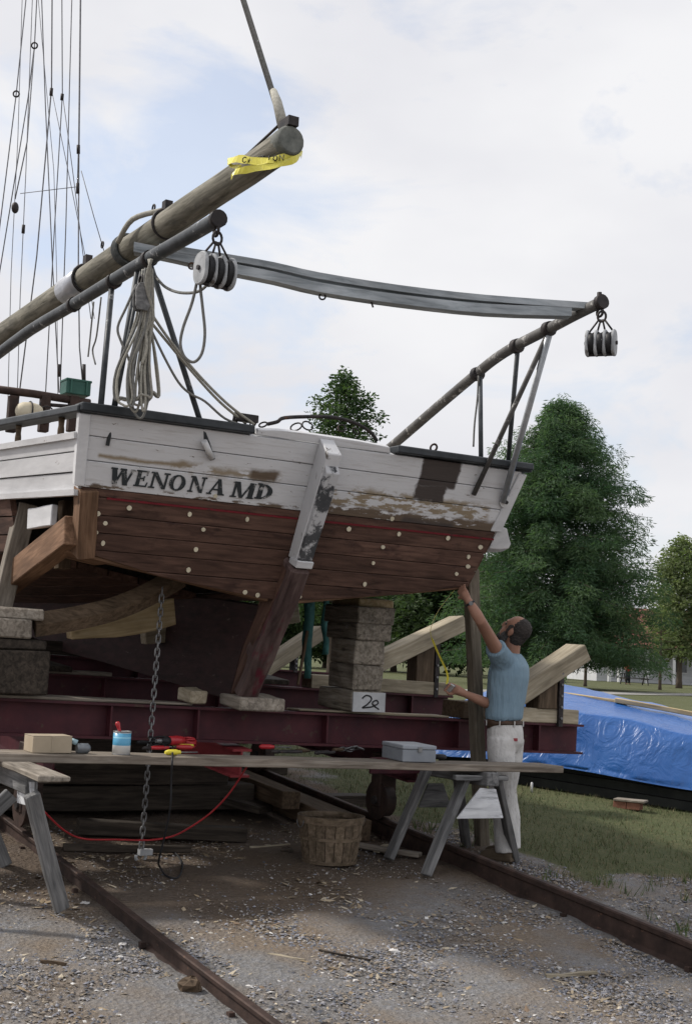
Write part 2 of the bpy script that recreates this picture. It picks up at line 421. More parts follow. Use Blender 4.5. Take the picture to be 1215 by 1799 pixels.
# transom paint, patches given in the plank plane
def uvnode(nt):
    u = nd(nt, 'ShaderNodeUVMap', uv_map='tp'); return u.outputs[0]
def rectmask(nt, uv, x0, x1, y0, y1, soft, wob=.05, wscale=7):
    vm = nd(nt, 'ShaderNodeVectorMath', operation='MULTIPLY_ADD')
    nz = nd(nt, 'ShaderNodeTexNoise', Scale=wscale, Detail=5.0, Roughness=.65); nt.links.new(uv, nz.inputs['Vector'])
    sub = nd(nt, 'ShaderNodeVectorMath', operation='SUBTRACT'); nt.links.new(nz.outputs['Color'], sub.inputs[0]); sub.inputs[1].default_value = (.5, .5, .5)
    nt.links.new(sub.outputs[0], vm.inputs[0]); vm.inputs[1].default_value = (wob * 2, wob * 2, 0); nt.links.new(uv, vm.inputs[2])
    s = nd(nt, 'ShaderNodeSeparateXYZ'); nt.links.new(vm.outputs[0], s.inputs[0]); out = None
    for sock, lo, hi in ((s.outputs[0], x0, x1), (s.outputs[1], y0, y1)):
        for a, b in ((lo - soft, lo + soft), (hi + soft, hi - soft)):
            mr = nd(nt, 'ShaderNodeMapRange', interpolation_type='SMOOTHSTEP'); nt.links.new(sock, mr.inputs[0])
            mr.inputs[1].default_value = a; mr.inputs[2].default_value = b
            out = mr.outputs[0] if out is None else mth(nt, 'MULTIPLY', out, mr.outputs[0])
    return out
def px_rect(x0, y0, x1, y1):
    a0, b0 = tq(x0, y0); a1, b1 = tq(x1, y1); return a0, a1, min(b0, b1), max(b0, b1)
def transom_paint():
    m, nt, bs = newmat('peeling_white_transom'); uv = uvnode(nt)
    mp = nd(nt, 'ShaderNodeMapping'); mp.inputs['Scale'].default_value = (1, 3.2, 1); nt.links.new(uv, mp.inputs['Vector']); sv = mp.outputs[0]
    mp2 = nd(nt, 'ShaderNodeMapping'); mp2.inputs['Scale'].default_value = (1, 14, 1); nt.links.new(uv, mp2.inputs['Vector'])
    white = mix(nt, noise(nt, sv, 3, 6), (.60, .60, .61), (.74, .74, .75))
    white = mix(nt, ramp(nt, noise(nt, mp2.outputs[0], 2.5, 7, .7), [(.52, 0.0), (.70, .7)]), white, (.46, .44, .42))
    g = noise(nt, mp2.outputs[0], 5, 6, .6)
    bare = mix(nt, g, (.075, .05, .035), (.20, .15, .105)); tanw = mix(nt, g, (.22, .17, .11), (.36, .29, .20)); dk = mix(nt, g, (.040, .033, .031), (.095, .076, .068))
    chips = ramp(nt, noise(nt, sv, 7.5, 9, .72), [(.645, 0.0), (.66, 1.0)])
    colr = mix(nt, chips, white, bare)
    pn = noise(nt, sv, 5.5, 8, .68); cut = lambda t: ramp(nt, pn, [(t, 0.0), (t + .05, 1.0)])
    def patch(rect, soft, wob, c, thr=None):
        nonlocal colr
        k = rectmask(nt, uv, *rect, soft, wob)
        if thr is not None: k = mth(nt, 'MULTIPLY', k, cut(thr))
        colr = mix(nt, k, colr, c)
    a0, b0 = tq(560, 868); a1, b1 = tq(868, 935)
    patch((1.78, 3.12, -.445, -.235), .03, .05, tanw, .47)
    patch((1.8, 3.2, -.50, -.36), .02, .03, bare, .40)
    patch((2.4, 2.85, -.47, -.40), .03, .04, dk)
    ra = tq(742, 808); rb = tq(800, 872)
    patch((ra[0] + .01, rb[0] - .03, rb[1] + .05, ra[1] + .03), .012, .035, dk); patch((ra[0] + .01, rb[0] - .09, rb[1] - .06, rb[1] + .06), .015, .05, dk)
    ra = tq(172, 802); rb = tq(300, 815); patch((ra[0], rb[0] + .1, -.235, -.212), .012, .02, tanw)
    ra = tq(300, 812); rb = tq(490, 850); patch((ra[0], rb[0], -.26, -.21), .03, .05, tanw, .45)
    ra = tq(440, 830); rb = tq(485, 850); patch((ra[0], rb[0], -.26, -.19), .02, .03, bare)
    ra = tq(300, 850); patch((.0, 1.6, -.46, -.405), .012, .02, bare, .5)
    nt.links.new(colr, bs.inputs['Base Color']); bs.inputs['Roughness'].default_value = .6; bs.inputs['Specular IOR Level'].default_value = .3
    bump(nt, bs, mth(nt, 'ADD', pn, g), .35, .006); return m
TWHITE = transom_paint()
TBROWN = wood('bare_transom_plank', (.098, .054, .040), (.165, .093, .068), dark=.42, grain=13, stain=(.045, .024, .020), stain_amt=.57)
HWHITE = mottle('white_hull_paint', (.56, .56, .57), (.74, .74, .75), 3, .6, 0, (.26, .21, .17), .635, 7, stretch=(.6, 3, 3))
OUT = [(0, .03), (3.30, .045), (3.232, -.436), (3.129, -.878), (2.52, -.996), (1.8, -1.088), (1.5, -1.092), (1.357, -1.075), (.715, -.987), (.195, -.871), (.073, -.424)]
def tplank(name, b0, b1, mat, h0, h1, a0=None, a1=None, poly=None, rnd=.004):
    p = clip(clip(poly or OUT, 1, b1, True), 1, b0, False)
    if a0 is not None: p = clip(p, 0, a0, False)
    if a1 is not None: p = clip(p, 0, a1, True)
    if len(p) < 3: return
    h1 += random.uniform(-rnd, rnd)
    mb = MB(); mb.prism([tp(a, b, h0) for a, b in p][::-1], TN * (h1 - h0))
    M = frame(tp(p[0][0], b0), C, -TD)
    return O(name, mb, mat, boat, M=M, bevel=.003, uvs=tab)
g = .0026
for b0, b1, mat in [(-.105, .045, TWHITE), (-.262, -.105, TWHITE), (-.437, -.262, TWHITE), (-.492, -.437, TBROWN), (-.610, -.492, TBROWN), (-.728, -.610, TBROWN), (-.846, -.728, TBROWN), (-.964, -.846, TBROWN), (-1.12, -.964, TBROWN)]:
    if b1 > -.4:   # long planks butt behind the stern post
        tplank('plank', b0 + g, b1 - g, mat, -.045, 0)
    else:
        tplank('plank', b0 + g, b1 - g, mat, -.045, 0, a1=CTR - .02); tplank('plank', b0 + g, b1 - g, mat, -.045, 0, a0=CTR + .02)
tplank('crown_board', .047, .102, TWHITE, -.045, .002, poly=[(1.14, .04), (2.17, .04), (2.15, .088), (1.9, .10), (1.5, .102), (1.3, .097), (1.15, .08)])
# dark backing inside the transom frame
O('transom_backing', MB().prism([tp(a, b, -.06) for a, b in OUT][::-1], TN * -.03), W_DARK, boat)
# boot stripe
for (q0, q1) in (((188, 875), (522, 912)), ((566, 916), (868, 941))):
    a0, b0 = tq(*q0); a1, b1 = tq(*q1)
    O('boot_stripe', MB().hexa([tp(a0, -.500, .0), tp(a1, -.500, .0), tp(a1, -.487, .0), tp(a0, -.487, .0), tp(a0, -.499, .0065), tp(a1, -.499, .0065), tp(a1, -.489, .0065), tp(a0, -.489, .0065)]), mottle('red_stripe', (.13, .012, .018), (.19, .016, .024), 9, .6, spots=(.06, .03, .03), spot_amt=.58, spot_scale=9), boat)
# bungs
bmesh0 = None
for q in [(172, 902), (227, 892), (185, 919), (168, 935), (181, 954), (333, 903), (357, 930), (434, 912), (344, 965), (331, 1001), (430, 1040), (452, 1045), (378, 871), (526, 1048), (688, 911), (612, 929), (700, 938), (786, 945), (843, 961), (822, 978), (821, 995), (801, 1008), (672, 961), (655, 989), (640, 1026)]:
    a, b = tq(*q); M = frame(tp(a, b), C, -TD)
    if bmesh0 is None:
        bmesh0 = O('bung', MB().tube([tp(a, b, -.004), tp(a, b, .0085)], .0165, 10), BUNG, boat, M=M)
    else: copyobj(bmesh0, M @ Matrix.Diagonal((*(random.uniform(.72, 1.15),) * 1, random.uniform(.9, 1.0), random.uniform(.8, 1.12), 1)), boat)
# lettering
def serif(ch):
    S = .085
    def st(x0, x1, w0): return [(x0 - w0 / 2, 0), (x0 + w0 / 2, 0), (x1 + w0 / 2, 1), (x1 - w0 / 2, 1)]
    def sf(x, w_, y): return [(x - w_ / 2, y), (x + w_ / 2, y), (x + w_ / 2 - .02, y + S), (x - w_ / 2 + .02, y + S)]
    TK, TNN = .27, .10
    if ch == 'W': return [st(.26, .10, .22), st(.26, .48, .09), st(.70, .50, .22), st(.70, .92, .09), sf(.10, .30, 1 - S), sf(.5, .30, 1 - S), sf(.92, .22, 1 - S)]
    if ch == 'E': return [st(.26, .26, TK), [(.2, 0), (.9, 0), (.95, S), (.2, S)], [(.2, 1 - S), (.88, 1 - S), (.88, 1), (.2, 1)], [(.3, .47), (.68, .47), (.68, .55), (.3, .55)], [(.84, .0), (.95, .0), (1.0, .3), (.94, .3)], [(.82, .7), (.88, .7), (.92, 1), (.82, 1)], [(.62, .36), (.70, .36), (.70, .66), (.62, .66)], sf(.22, .44, 0), sf(.22, .44, 1 - S)]
    if ch == 'N': return [st(.16, .16, TNN), st(.84, .84, TNN), [(.70, 0), (.90, 0), (.30, 1), (.06, 1)], sf(.16, .34, 0), sf(.84, .34, 1 - S), sf(.14, .3, 1 - S)]
    if ch == 'A': return [[(.02, 0), (.13, 0), (.55, 1), (.46, 1)], [(.62, 0), (.92, 0), (.60, 1), (.42, 1)], [(.25, .28), (.72, .28), (.70, .36), (.28, .36)], sf(.08, .30, 0), sf(.80, .40, 0)]
    if ch == 'M': return [st(.12, .12, TNN), [(.78, 0), (1.0, 0), (1.0, 1), (.78, 1)], [(.40, .0), (.54, .0), (.30, 1), (.07, 1)], [(.46, 0), (.54, 0), (.88, 1), (.80, 1)], sf(.12, .3, 0), sf(.89, .34, 0), sf(.12, .26, 1 - S), sf(.89, .3, 1 - S)]
    if ch in 'OD':
        out = []; n = 14
        for i in range(n):
            q = []
            for (t, ro) in ((i, 1), (i + 1, 1), (i + 1, 0), (i, 0)):
                an = 2 * math.pi * t / n if ch == 'O' else -math.pi / 2 + math.pi * t / n
                if ch == 'O': rx, ry = (.5, .5) if ro else (.24, .42)
                else: rx, ry = (.72, .5) if ro else (.44, .42)
                q.append(((.5 if ch == 'O' else .25) + rx * math.cos(an), .5 + ry * math.sin(an)))
            out.append(q)
        if ch == 'D': out += [[(.12, 0), (.38, 0), (.38, 1), (.12, 1)], sf(.2, .4, 0), sf(.2, .4, 1 - S)]
        return out
LBLACK, nt, bs = newmat('worn_black_lettering'); v_ = coords(nt)
wr = ramp(nt, noise(nt, v_, 16, 8, .75), [(.56, 0.0), (.62, 1.0)])
nt.links.new(mix(nt, wr, (.022, .028, .032), (.42, .41, .40)), bs.inputs['Base Color']); bs.inputs['Roughness'].default_value = .6
for ch, x0, x1, yb in [('W', 191, 232, 849), ('E', 234, 258, 853), ('N', 260, 294, 856), ('O', 294, 323, 860), ('N', 329, 358, 863), ('A', 364, 394, 867), ('M', 404, 443, 872), ('D', 446, 476, 875)]:
    a0, b0 = tq(x0, yb); a1, _ = tq(x1, yb); hgt = .108; mb = MB()
    for k, poly in enumerate(serif(ch)):
        pts = [tp(a0 + (a1 - a0) * x + .004 * (y - .5), b0 + hgt * y, .003) for x, y in poly]
        nrm = (pts[1] - pts[0]).cross(pts[2] - pts[0])
        if nrm.dot(TN) > 0: pts = pts[::-1]
        mb.prism(pts, TN * (.0045 + .0002 * k))
    O('letter', mb, LBLACK, boat, M=frame(tp(a0, b0), C, -TD))
# corner boards
O('corner_post', MB().hexa([tp(-.045, .03, -.05), tp(.03, .03, -.05), tp(.03, .03, .012), tp(-.045, .03, .012), tp(.02, -.43, -.05), tp(.085, -.43, -.05), tp(.085, -.43, .012), tp(.02, -.43, .012)]), HWHITE, boat, bevel=.006)
O('corner_post', MB().hexa([tp(3.27, .03, -.05), tp(3.345, .03, -.05), tp(3.345, .03, .012), tp(3.27, .03, .012), tp(3.18, -.43, -.05), tp(3.275, -.43, -.05), tp(3.275, -.43, .012), tp(3.18, -.43, .012)]), HWHITE, boat, bevel=.006)
pl = [tq(*q) for q in [(878, 925), (893, 930), (897, 948), (900, 957), (896, 965), (880, 967), (862, 965)]]
O('guard_end', MB().prism([tp(a, b, -.02) for a, b in pl], TN * .05 + F * .12), HWHITE, boat, bevel=.004)
# eye plates on the transom
for q in [(885, 880)]:
    a, b = tq(*q)
    pe = O('pad_eye', MB().disc(tp(a, b, 0), TN, .045, .02, 14), WHITE, boat)
    O('bolt', MB().disc(tp(a, b, .02), TN, .014, .018, 8), IRON, pe)
# rail caps
def cap(name, pts, wd, ht, mat=BLACKP):
    for i in range(len(pts) - 1):
        beam(name, pts[i], pts[i + 1], wd, ht, mat, boat, bevel=.008, jit=.003)
cap('rail_cap', [tp(-.05, .055, -.03), tp(1.11, .06, -.03)], .15, .058)
cap('rail_cap', [tp(2.2, .068, -.03), tp(3.36, .073, -.03)], .15, .05)
PORT = lambda f: 2.585 - .03 * (f - 7.7)
STB = lambda f: 2 * MIDC - PORT(f)
SZ = lambda f: 3.40 + .055 * (f - 7.7)
cap('rail_cap', [B(PORT(7.70) + .03, 7.69, 3.525), B(PORT(12) + .03, 12, 3.80), B(PORT(17) + .4, 17, 4.2)], .13, .05)
cap('rail_cap', [B(STB(7.70) - .03, 7.69, 3.54), B(STB(12) - .03, 12, 3.80), B(STB(17) - .4, 17, 4.2)], .13, .05)
# rail stanchions
for i in range(6):
    f = 8.15 + i * .85
    for s, fn in ((1, PORT), (-1, STB)):
        if s < 0 and i > 6: continue
        c = fn(f) + s * .03; z0 = SZ(f) + .0; z1 = 3.505 + .064 * (f - 7.7)
        O('stanchion', MB().tube([B(c, f, z0 - .02), B(c, f, z0 + .03), B(c, f, (z0 + z1) / 2), B(c, f, z1 - .03), B(c, f, z1 + .01)], [.022, .022, .018, .02, .022], 10), W_BROWN, boat)
# side planking (port and starboard)
def side_plank(fn, s, f0, f1, t0, t1, mat, out=0):
    # t: 0 at sheer, 1 at chine
    def pt(f, t, inn):
        chz = 2.68 + .045 * (f - 8.1); z = SZ(f) + (chz - SZ(f)) * t; c = fn(f) + s * (.19 * t + (0 if inn == 0 else .045)) - s * out
        if f == f0: f = max(f, 7.765 + (3.47 - z) * .4667 - (.02 if out > .01 else 0))
        return B(c, f, z)
    mb = MB(); n = 6; r = []
    for i in range(n + 1):
        f = f0 + (f1 - f0) * i / n; k = max(0, f - 12) ** 2 * .03
        r.append([p + C * (s * k) for p in (pt(f, t1 - .006, 0), pt(f, t0 + .006, 0), pt(f, t0 + .006, 1), pt(f, t1 - .006, 1))])
    vs = [p for q in r for p in q]; fs = []
    for i in range(n):
        for k in range(4): a = i * 4 + k; b = i * 4 + (k + 1) % 4; fs.append((a, b, b + 4, a + 4))
    fs += [(3, 2, 1, 0), tuple(n * 4 + q for q in range(4))]
    mb.add(vs, fs); return O('plank', mb, mat, boat, M=frame(r[0][0], F, Z))
for k, (t0, t1) in enumerate([(0, .16), (.16, .32), (.32, .47)]):
    side_plank(PORT, 1, 7.76, 17, t0, t1, HWHITE, random.uniform(-.004, .004)); side_plank(STB, -1, 7.76, 17, t0, t1, HWHITE)
side_plank(PORT, 1, 7.74, 17, .01, .07, HWHITE, .022); side_plank(PORT, 1, 7.80, 17, .46, .52, HWHITE, .03)
for t0, t1 in ((.5, .67), (.67, .84), (.84, 1)):
    side_plank(PORT, 1, 9.3, 17, t0, t1, TBROWN); side_plank(STB, -1, 7.95, 17, t0, t1, TBROWN)
# bottom planking, V shaped
def bottom_plank(s, f0, f1, t0, t1):
    fn = PORT if s > 0 else STB
    def pt(f, t, d):
        c0 = fn(f) + s * .19; z0 = 2.68 + .045 * (f - 8.1); z1 = 2.48 + .02 * (f - 8.1) - .1 * min(1, max(0, f - 9) / 4)
        return B(c0 + (MIDC - s * .05 - c0) * t, f, z0 + (z1 - z0) * t + d)
    mb = MB(); n = 5; vs = []; fs = []
    for i in range(n + 1):
        f = f0 + (f1 - f0) * i / n; vs += [pt(f, t0 + .006, 0), pt(f, t1 - .006, 0), pt(f, t1 - .006, .05), pt(f, t0 + .006, .05)]
    for i in range(n):
        for k in range(4): a = i * 4 + k; b = i * 4 + (k + 1) % 4; fs.append((a, b, b + 4, a + 4))
    fs += [(3, 2, 1, 0), tuple(n * 4 + q for q in range(4))]
    mb.add(vs, fs); O('bottom_plank', mb, TBROWN, boat, M=frame(pt(f0, t0, 0), F, Z))
for k in range(6):
    bottom_plank(1, 9.45 + .02 * k, 17, k / 6, (k + 1) / 6); bottom_plank(-1, 8.25, 17, k / 6, (k + 1) / 6)
# deck
O('deck', MB().hexa([B(2.72, 7.97, 3.30), B(5.82, 7.97, 3.30), B(5.9, 17, 3.75), B(2.6, 17, 3.75), B(2.72, 7.97, 3.34), B(5.82, 7.97, 3.34), B(5.9, 17, 3.79), B(2.6, 17, 3.79)]), W_GREY, boat)
# deadwood and keel
DEADW = mottle('worn_red_bottom_paint', (.022, .014, .013), (.05, .024, .024), 5, .85, 0, (.10, .07, .065), .62, 6, stretch=(1, 1, 4), bs_=.4)  # worn red paint, deepened toward black: shade under the hull in its colour
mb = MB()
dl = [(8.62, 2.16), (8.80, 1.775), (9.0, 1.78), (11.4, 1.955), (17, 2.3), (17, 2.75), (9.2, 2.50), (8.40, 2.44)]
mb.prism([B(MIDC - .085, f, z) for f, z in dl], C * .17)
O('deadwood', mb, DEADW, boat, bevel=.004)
# stern post, upper white cheek and dark lower post
sp_top, sp_bot = tab(B(MIDC, 7.7, 3.54))[1], -.77
mb = MB(); a0 = CTR - .055; a1 = CTR + .055
mb.hexa([tp(a0, -.77, 0), tp(a1, -.77, 0), tp(a1, -.75, .12), tp(a0, -.75, .12), tp(a0, .085, 0), tp(a1, .085, 0), tp(a1, .03, .16), tp(a0, .03, .16)])
PEEL = mottle('peeling_white_post', (.56, .56, .57), (.70, .70, .71), 4, .6, 0, (.10, .085, .07), .60, 8, stretch=(1, 1, .5))
O('rudder_trunk', mb, PEEL, boat, bevel=.006)
mb = MB(); mb.hexa([tp(a0 + .006, -.745, .118), tp(a1 - .002, -.745, .118), tp(a1 - .002, -.73, .15), tp(a0 + .006, -.73, .15), tp(a0 + .006, -.05, .15), tp(a1 - .002, -.05, .15), tp(a1 - .002, -.09, .20), tp(a0 + .006, -.09, .20)])
O('rudder_post_face', mb, mottle('scraped_black_post', (.04, .045, .05), (.10, .10, .105), 5, .6, 0, (.55, .55, .56), .49, 6), boat, bevel=.004)
mb = MB(); mb.hexa([tp(a0 - .008, -.80, .04), tp(a1 + .008, -.80, .04), tp(a1 + .008, -.79, .16), tp(a0 - .008, -.79, .16), tp(a0 - .008, -.755, .04), tp(a1 + .008, -.755, .04), tp(a1 + .008, -.735, .165), tp(a0 - .008, -.735, .165)])
O('gudgeon_block', mb, HWHITE, boat, bevel=.006)
POSTW = wood('worn_stern_post', (.11, .07, .065), (.22, .155, .14), dark=.4, grain=8, stain=(.14, .02, .035), stain_amt=.56)
top = tp(CTR, -.79, .06); bot = B(MIDC, 8.70, 1.80)
beam('stern_post', bot + F * .02, top, .15, .17, POSTW, boat, up=-F, seg=6, jit=.012, bevel=.02)
top2 = tp(CTR, -.82, .0); beam('inner_stern_post', B(MIDC, 8.86, 1.82), top2, .16, .16, TBROWN, boat, up=-F)
# chine log, fashion timber and frames laid bare on the port quarter
cl0 = onC(142, 940, 2.78); cl1 = onC(22, 1025, 2.62)
beam('chine_log', tp(.10, -.745, -.05), onC(-60, 1080, 2.80), .12, .19, W_ORANGE, boat, seg=4)
beam('fashion_timber', tp(.115, -.45, -.03), tp(.19, -.90, -.03), .12, .12, W_ORANGE, boat, up=-F)
beam('chine_block', tp(.10, -.93, -.25), tp(.42, -.985, -.25), .30, .10, W_ORANGE, boat)
beam('transom_cleat', tp(.2, -.90, -.06), tp(1.55, -1.115, -.06), .09, .05, W_ORANGE, boat)
beam('transom_cleat', tp(1.75, -1.115, -.06), tp(3.1, -.90, -.06), .09, .05, W_ORANGE, boat)
pts = [onF(x, y, 8.75) for x, y in [(60, 1098), (130, 1087), (200, 1070), (260, 1045), (318, 1012)]]
mb = MB(); mb.tube(smooth_path(pts, 4), [(.085, .05)] * 17, 4, ref=Z, sm=False); O('bottom_frame', mb, W_BROWN, boat, bevel=.004)
beam('floor_timber', onF(120, 1098, 9.25), onF(303, 1074, 9.25), .12, .20, W_NEW, boat, bow=-.03, seg=5)
beam('floor_timber', onF(250, 1110, 10.1), onF(520, 1072, 10.1), .12, .20, W_NEWGREY, boat, bow=-.02, seg=5)
beam('side_frame', onF(118, 880, 9.0), onF(110, 1000, 9.0), .10, .09, W_BROWN, boat)
beam('patch_plank', onC(53, 912, 2.69), onC(96, 905, 2.69), .04, .14, HWHITE, boat)
for k in range(7):
    f = 10.4 + k * .8
    beam('side_frame', B(PORT(f) + .3, f, 2.75), B(PORT(f) + .12, f, 3.4 + .05 * (f - 8)), .1, .09, W_DARK, boat)
O('bulkhead', MB().hexa([B(2.74, 9.75, 2.74), B(4.2, 9.75, 2.54), B(4.2, 9.80, 2.54), B(2.74, 9.80, 2.74), B(2.62, 9.75, 3.40), B(4.2, 9.75, 3.38), B(4.2, 9.80, 3.38), B(2.62, 9.80, 3.40)]), W_DARK, boat)  # dark wall added so no sky shows through the open hull
O('bulkhead', MB().hexa([B(4.2, 9.74, 2.54), B(5.80, 9.74, 2.74), B(5.80, 9.79, 2.74), B(4.2, 9.79, 2.54), B(4.2, 9.74, 3.38), B(5.9, 9.74, 3.40), B(5.9, 9.79, 3.40), B(4.2, 9.79, 3.38)]), W_DARK, boat)
# ------------------------------------------------------------------ davits, bar, boom, rigging (all fixed to the boat)
DLC, DRC = 2.87, 5.61
dlp = [B(DLC, 15.0, 3.7), B(DLC, 13.0, 4.25)] + [onC(x, y, DLC) for x, y in [(22, 603), (130, 535), (250, 462), (330, 416), (384, 384)]]
drp = [onC(x, y, DRC) for x, y in [(650, 812), (690, 782), (770, 713), (835, 658), (870, 630), (905, 608), (965, 577), (1010, 553), (1057, 530)]]
davL = O('davit', MB().tube(smooth_path(dlp, 4), .043, 14), PIPE, boat, M=frame(dlp[3], F, Z))
davR = O('davit', MB().tube(smooth_path(drp, 4), .038, 14), PIPE2, boat, M=frame(drp[3], F, Z))
def collar(p, d, parent, r=.052, w_=.05): return O('collar', MB().tube([p - d.normalized() * w_ / 2, p + d.normalized() * w_ / 2], r, 14), IRON, parent)
def rod(name, p, q, r, mat, parent, n=8): return O(name, MB().tube([p, q], r, n), mat, parent, M=frame(p, q - p, F if abs((q - p).normalized().dot(F)) < .9 else Z))
tl = lambda px, py, h=.012: tp(*tq(px, py), h)
# right davit struts
for a, b, r, m_ in [((843, 663), tp(2.95, .08, -.05), .017, PIPE), ((908, 620), tp(3.19, .085, -.05), .017, PIPE), ((960, 590), tl(830, 868), .018, PIPE2), ((964, 588), tl(880, 880, .02), .024, PIPE_G)]:
    p = onC(a[0], a[1], DRC); rod('strut', p, b, r, m_, davR)
for q in [(838, 657), (907, 608), (963, 578)]: collar(onC(*q, DRC), F, davR)
for q in [(130, 535), (200, 494), (262, 455)]: collar(onC(*q, DLC), F, davL)
for a, b, r in [((197, 500), (180, 724), .019), ((243, 470), (203, 728), .019)]:
    rod('strut', onC(*a, DLC), tl(*b, -.04), r, PIPE, davL)
rod('strut', onC(264, 465, DLC), tl(372, 806), .018, PIPE, davL)
O('strut_foot', MB().tube([tl(355, 772, .04), tl(371, 803, .014)], .0205, 8), WHITE, davL)
rod('strut', onC(250, 470, DLC), tl(188, 782), .012, PIPE, davL)
for dv, p in ((davL, dlp[-1]), (davR, drp[-1])):
    t_ = (p - (dlp[-2] if dv is davL else drp[-2])).normalized()
    O('end_cap', MB().tube([p - t_ * .03, p + t_ * .012], .049, 14), IRON, dv)
    O('eye', MB().torus(p - t_ * .02 - Z * .065, C, .028, .009, 12, 6), IRON, dv)
O('eye', MB().tube([onC(1052, 527, DRC), onC(1052, 519, DRC) + Z * .02], .016, 8), IRON, davR)
# spreader bar
bl, br = onC(238, 432, DLC + .06), onC(1018, 543, DRC - .03)
BH = (br - bl); BHn = V((-BH.y, BH.x, 0)).normalized(); bdir = V((BH.x, BH.y, 0)).normalized()
def onbar(px, py, off=0): return on(px, py, BHn, bl) + BHn * off
lo = smooth_path([onbar(*q) for q in [(236, 437), (310, 452), (400, 473), (480, 489), (560, 508), (700, 529), (850, 545), (1000, 550)]], 3)
hi = smooth_path([onbar(x, y, -.01) for x, y in [(280, 437), (400, 456), (480, 470), (560, 488), (700, 510), (850, 527), (1030, 540)]], 3)
def board(path, ht, wd):
    mb = MB(); vs = []; fs = []
    for p in path:
        vs += [p - Z * ht / 2 - BHn * wd / 2, p - Z * ht / 2 + BHn * wd / 2, p + Z * ht / 2 + BHn * wd / 2, p + Z * ht / 2 - BHn * wd / 2]
    for i in range(len(path) - 1):
        for k in range(4): a = i * 4 + k; b = i * 4 + (k + 1) % 4; fs.append((a, b, b + 4, a + 4))
    n = len(path) - 1; fs += [(3, 2, 1, 0), tuple(n * 4 + q for q in range(4))]
    return mb.add(vs, fs)
bar = O('spreader_bar', board(lo, .062, .10), W_BAR, boat, M=frame(bl, BH, Z))
O('top_batten', board(hi, .042, .085), W_BAR, bar, M=frame(bl, BH, Z))
O('ring', MB().torus(onbar(566, 521), BHn, .02, .006, 12, 6), IRON, bar)
rod('bolt', onbar(651, 528), onbar(655, 540), .006, IRON, bar)
O('ring', MB().torus(onbar(337, 472, -.06), BHn, .02, .006, 12, 6), IRON, bar)
# boom
BMC = 3.06
bp = [onC(x, y, BMC) for x, y in [(-180, 711), (22, 577), (150, 491), (250, 424), (380, 337), (455, 287), (508, 248)]]
brad = [.098, .095, .091, .086, .083, .081, .079]
boom = O('boom', MB().tube(smooth_path(bp, 3), [brad[min(6, i // 3)] for i in range(19)], 18), W_BOOM, boat, M=frame(bp[0], F, Z))
bd = (bp[-1] - bp[0]).normalized()
O('boom_tip', MB().tube([bp[-1] - bd * .07, bp[-1] + bd * .012, bp[-1] + bd * .03], [.0805, .0805, .070], 18), mottle('weathered_green_tip', (.075, .082, .075), (.19, .195, .175), 12, .85), boom)
def bm(px, py): return onC(px, py, BMC)
O('sleeve', MB().tube([bm(118, 512), bm(152, 489)], .101, 18), mottle('tin_sleeve', (.36, .37, .40), (.52, .53, .56), 9, .4, .5), boom)
def band(px, py, r=.091, w_=.03, tilt=0):
    p = bm(px, py); O('iron_band', MB().torus(p, bd + F * tilt, r, .012, 20, 6), IRON, boom); return p
p = band(292, 394); band(152, 490, .104)
O('lug', MB().box(p + Z * .12, .06, .05, .06, (F, C, Z)), IRON, boom)
O('lug', MB().box(bm(152, 488) + Z * .13, .07, .05, .07, (F, C, Z)), IRON, boom)
O('lug', MB().box(bp[-1] + Z * .10 - bd * .02, .12, .06, .05, (bd, C, Z)), IRON, boom)
for q in [(268, 398), (178, 460)]:
    O('eyebolt', MB().torus(bm(*q) + Z * .125, C, .022, .006, 12, 6), IRON, boom)
# rope grommet lashing the bar to the boom
gp = bm(226, 440); gr_ = MB()
for k in range(7):
    gr_.torus(gp + bd * (.012 * (k - 3)) , bd + F * .25 + Z * .1, .104 + .004 * (k % 2), .011, 22, 6)
O('lashing', gr_, mottle('dark_lashing', (.05, .055, .055), (.11, .115, .11), 40, .9), boom)
O('rope_strop', MB().tube(smooth_path([bm(240, 432) - C * .13, bm(262, 418) - C * .12 + Z * .1, bm(285, 400) + Z * .115], 5), .018, 8), ROPE_W, boom)
# topping lift
tl0, tl1 = bm(497, 222), bm(418, -30)
tl1 = tl0 + (tl1 - tl0) * 5
O('topping_lift', MB().tube([tl0, tl1], [.017, .017], 8), ROPE_G, boat)
O('topping_lift_splice', MB().tube([tl0, bm(487, 180), bm(480, 160)], [.03, .026, .02], 8), ROPE_W, boat)
O('lift_strop', MB().tube([bm(494, 226) - C * .02 + Z * .01, bm(436, 276) + Z * .02], .008, 6), IRON, boom)
# standing and running rigging forward
def rig(pts, d=13.0, r=.0065, mat=WIRE):
    r *= .85
    pp = [at(x, y, d) for x, y in pts]
    if pts[0][1] < 0: pp[0] = pp[1] + (pp[0] - pp[1]).normalized() * 6.5
    O('rigging_line', MB().tube(pp, r, 6), mat, boat)
rig([(48, -20), (29, 165), (-30, 640)], 12.6); rig([(66, -20), (61, 80), (50, 170), (-20, 600)], 12.8)
rig([(73, -20), (80, 180), (92, 450), (104, 690)], 13.2); rig([(92, -20), (91, 155), (65, 450), (32, 710)], 13.1, .008)
rig([(109, -20), (110, 165), (95, 420), (80, 700)], 13.4); rig([(127, -20), (116, 400), (106, 690)], 13.0)
rig([(142, -20), (139, 250), (137, 330)], 12.7, .010); rig([(139, 250), (138, 470), (140, 610), (148, 700)], 12.7, .008)
rig([(91, 158), (120, 300), (154, 470), (166, 560)], 13.5, .0045); rig([(143, 300), (165, 380), (190, 465)], 12.9, .005)
rig([(36, 340), (137, 328)], 12.9, .0045); rig([(27, 350), (48, 250), (61, 80)], 12.8, .007)
